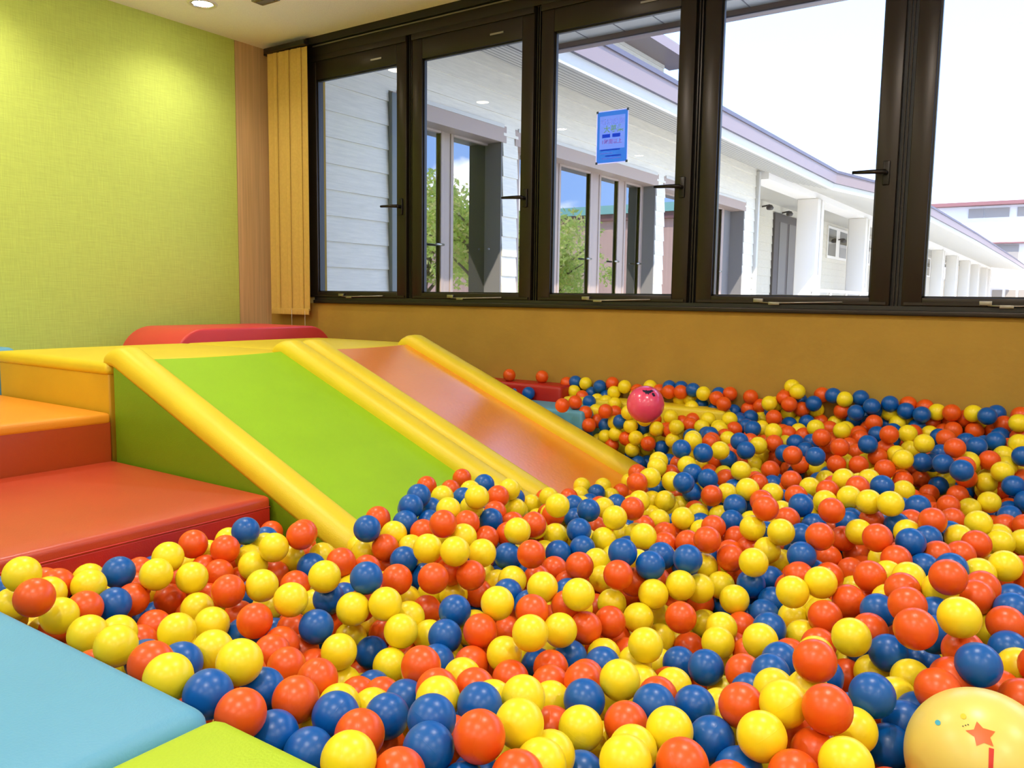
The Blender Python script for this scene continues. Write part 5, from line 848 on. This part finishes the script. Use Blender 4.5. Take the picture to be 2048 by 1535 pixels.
for y0,y1 in ((5.33,5.40),(5.55,6.10),(6.29,6.93),(7.42,8.05),(8.28,8.98),(9.25,9.72),(9.95,10.38),(11.05,11.95),(12.1,12.95),(13.05,13.5)): oframe(y0,y1)
s=MB(); s.box((RX-.3,5.2,-.2),(RX-.04,14.7,2.5),'outdark'); s.obj('dark_interior',wing)
s=MB()
for y0,y1 in ((6.93,7.0),(8.05,8.28),(8.98,9.25),(9.72,9.95),(10.38,10.5),(5.40,5.55),(6.10,6.29),(11.95,12.1),(12.95,13.05),(13.5,13.62),(10.80,11.05),(7.15,7.42)): s.box((RX-.03,y0,-.2),(RX+.02,y1,2.42),'outframe',bev=.004)
s.obj('mullion',wing)
# eave of the wing: boarded soffit, fascia and gutter
fas=[(-3.97,3.95),(-3.97,16.2),(-3.60,18.0),(-3.30,23.3),(-3.15,32.5),(-3.02,51),(-3.0,59)]
s=MB(); nb_=9
for k in range(len(fas)-1):
    (xa,ya),(xb,yb)=fas[k],fas[k+1]
    s.poly([(xa,ya,2.90),(xb,yb,2.90),(XW,yb,3.14),(XW,ya,3.14)],'soffit')
    if k==0:
        for i in range(1,nb_):
            u=i/nb_; x_=xa+(XW-xa)*u; z_=2.90+.24*u; s.box((x_-.007,ya,z_-.004),(x_+.007,yb,z_-.001),'groove')
s.obj('soffit',wing)
s=MB()
for k in range(len(fas)-1):
    (xa,ya),(xb,yb)=fas[k],fas[k+1]
    def strip(z0,z1,dx0,dx1,m):
        s.poly([(xa+dx0,ya,z0),(xb+dx0,yb,z0),(xb+dx1,yb,z1),(xa+dx1,ya,z1)],m)
    strip(2.90,3.02,0,.02,'soffit'); strip(3.02,3.02,.02,.06,'gdark'); strip(3.02,3.20,.06,.07,'gutter'); strip(3.20,3.25,.09,.09,'gdark'); strip(3.20,3.20,.07,.09,'gdark'); strip(3.25,3.26,.09,.0,'gdark')
s.obj('fascia_gutter',wing)
s=MB()
for k in range(len(fas)-1):
    (xa,ya),(xb,yb)=fas[k],fas[k+1]; s.poly([(xa,ya,3.26),(xb,yb,3.26),(-9,yb,4.35),(-9,ya,4.35)],'roof')
s.obj('wing_roof',wing)
s=MB(); siding(s,3.92,11.6,3.35,4.30,x=-5.35); s.box((-5.4,3.92,4.28),(-4.95,11.9,4.42),'gutter'); s.obj('upper_storey',wing)
# far part: recessed wall, columns, door and windows
s=MB(); siding(s,14.75,59,-.2,3.25,x=-6.4); s.box((-6.45,14.7,-.2),(-4.9,14.76,3.2),'siding'); s.poly([(-6.4,14.75,3.20),(-6.4,59,3.20),(-4.9,59,3.14),(-4.9,14.75,3.14)],'soffit'); s.obj('recessed_wall',wing)
s=MB(); s.box((-5.12,14.78,2.98),(-4.72,59,3.14),'column'); s.obj('beam',wing)
for y in (18.2,22.9,27.5,32.3,37.4,41.9,46.8,51.5,56.3,58.4):
    c_=MB(); c_.prism([(-5.1,y-.25),(-4.66,y-.25),(-4.66,y+.25),(-5.1,y+.25)],'z',-.2,2.98,'column',bev=.02); c_.box((-4.655,y-.03,1.2),(-4.63,y+.03,2.95),'column'); c_.obj('column',wing)
def farwin(y0,y1,z0,z1):
    f=MB(); f.box((-6.42,y0-.08,z0-.08),(-6.35,y1+.08,z1+.08),'column'); q=f.obj('window_frame',wing); g=MB(); g.box((-6.35,y0,z0),(-6.34,(y0+y1)/2-.25,z1),'outglass'); g.box((-6.35,(y0+y1)/2+.25,z0),(-6.34,y1,z1),'outglass'); g.obj('window_glass',q)
for y0 in (25.8,30.7,35.5,40.3,45,49.8,54.6): farwin(y0,y0+2.3,2.22,3.02)
d_=MB(); d_.box((-6.42,20.5,-.2),(-6.34,22.6,3.0),'iron'); q=d_.obj('door',wing); g=MB(); g.box((-6.34,20.9,1.0),(-6.33,21.5,2.8),'outdark'); g.box((-6.34,21.7,1.0),(-6.33,22.3,2.8),'outdark'); g.obj('door_panel',q)
for y in (19.6,21.2,27.0,31.8):
    c_=MB(); c_.lathe([(0,-.06),(.07,-.05),(.09,.0),(.05,.06),(0,.07)],'iron',(-6.2,y,2.72 if y>25 else 3.02),seg=12); c_.tube([(-6.4,y,2.75 if y>25 else 3.05),(-6.2,y,2.78 if y>25 else 3.08)],.02,'iron',seg=6); c_.obj('wall_lamp',wing)
# terrace railing
r_=thing('railing','white terrace railing seen low through the fourth window','railing',(-4.0,18,0))
s=MB(); s.tube([(-4.0,15.2,1.02),(-4.0,20.8,1.02)],.03,'column',seg=8); s.tube([(-4.0,15.2,.80),(-4.0,20.8,.80)],.02,'column',seg=8); s.obj('handrail',r_)
for y in (15.3,16.6,17.9,19.2,20.5): MB().tube([(-4,y,-.2),(-4,y,1.0)],.025,'column',seg=8).obj('baluster',r_)
# far white building
fb=thing('far_building','white building with red-brown eaves far beyond the wing, right edge','building',(0,62,0))
MB().box((-16,60,-.2),(4,70,7.0),'farwall').obj('wall',fb)
s=MB(); s.box((-16,59.3,7.0),(4,60.2,7.22),'redtrim'); s.box((-16,59.6,4.62),(4,60.1,4.70),'redtrim'); s.obj('eaves_band',fb)
s=MB(); s.prism([(59.3,7.22),(70.5,7.22),(65,9.0)],'x',-16,4,'farroof'); s.obj('roof',fb)
for x0 in (-6.26,-5.37,-3.6,-2.2,-.6,1.0): MB().box((x0,59.95,6.28),(x0+.85 if x0<-6 else x0+1.35,60.0,6.85),'fargl').obj('window',fb)
for x0 in (-4.67,-3.0,-1.4,.2): MB().box((x0,59.95,3.6),(x0+1.3,60.0,4.55),'fargl').obj('window',fb)
for x0 in (-4.63,-3.9,-3.2,-2.5,-1.6): MB().box((x0,59.95,1.3),(x0+.55,60.0,1.75),'fargl').obj('window',fb)
# things only the wing's windows mirror: brown hall with green roof, trees, shrubs
bh=thing('brown_hall','brown boarded hall with a green roof, mirrored in the wing windows','building',(26,54,0))
MB().box((10,52,-.2),(44,66,6.3),'brown').obj('wall',bh)
MB().box((9.6,51.6,6.3),(44.4,66.4,6.75),'redtrim').obj('eaves_band',bh)
MB().prism([(51.4,6.75),(66.6,6.75),(59,8.3)],'x',9.4,44.6,'groof').obj('roof',bh)
s=MB(); s.box((22,50.6,2.4),(27,52,2.55),'iron')
for k in range(7): s.box((22+k*.8,50.6,2.5),(22.08+k*.8,50.7,3.5),'iron')
s.tube([(27,51,2.5),(30.5,51,-.2)],.12,'iron',seg=6); s.obj('outside_stair',bh)
def tree(x,y,h,rad,seed,label,lm='leaf',n_=5200,base=1.2):
    rg=random.Random(seed); o=thing('tree',label,'tree',(x,y,-.2),'trees mirrored in the wing windows')
    tb=MB(); tb.tube([(x,y,-.2),(x+.1,y,h*.3),(x-.1,y+.1,h*.55),(x,y,h*.8)],[.20,.15,.10,.04],'bark',seg=10)
    tips=[]
    for k in range(16):
        a=rg.uniform(0,2*PI); z=h*rg.uniform(.22,.6); L_=rad*rg.uniform(.6,1.0); e1=Vector((x+math.cos(a)*L_*.5,y+math.sin(a)*L_*.5,z+L_*.35)); e2=Vector((x+math.cos(a)*L_,y+math.sin(a)*L_,z+L_*rg.uniform(.35,.8)))
        tb.tube([(x,y,z),e1,e2],[.07,.045,.012],'bark',seg=6); tips+=[e1,e2]
    tb.obj('trunk',o)
    cl=[]
    for k in range(46):
        t_=rg.choice(tips); cl.append((t_+Vector((rg.gauss(0,.35),rg.gauss(0,.35),rg.gauss(.1,.3))),rg.uniform(.35,.7)))
    vs_=[];fs=[];mi=[]
    for k in range(n_):
        c,r=rg.choice(cl); d=Vector((rg.gauss(0,1),rg.gauss(0,1),rg.gauss(0,1))).normalized()*r*rg.random()**.4; p=c+d
        if p.z<.3: continue
        u=Vector((rg.gauss(0,1),rg.gauss(0,1),rg.gauss(0,1))).normalized()*.055; v=u.cross(Vector((rg.gauss(0,1),rg.gauss(0,1),rg.gauss(0,1)))).normalized()*.10
        i=len(vs_); vs_+=[p-v,p-u*.8,p+v,p+u*.8]; fs.append((i,i+1,i+2,i+3)); mi.append(1 if rg.random()<.25 else 0)
    me=bpy.data.meshes.new('foliage'); me.from_pydata([v-Vector((x,y,-.2)) for v in vs_],[],fs); me.materials.append(MT[lm]); me.materials.append(MT['leafdry']); me.polygons.foreach_set('material_index',mi)
    f=bpy.data.objects.new('foliage',me); COL.objects.link(f); f.parent=o
tree(3.8,19.0,3.9,2.3,1,'leafy tree with yellowing leaves mirrored in the second window',n_=6500)
tree(8.6,21.8,3.9,2.4,2,'leafy tree standing behind the nearest one',n_=6500)
tree(7.0,27.5,3.4,2.0,3,'lower leafy tree mirrored in the third window')
tree(10.5,32.0,3.4,2.2,4,'furthest leafy tree before the brown hall')
print('BALLS',len(rest)+NTOP)
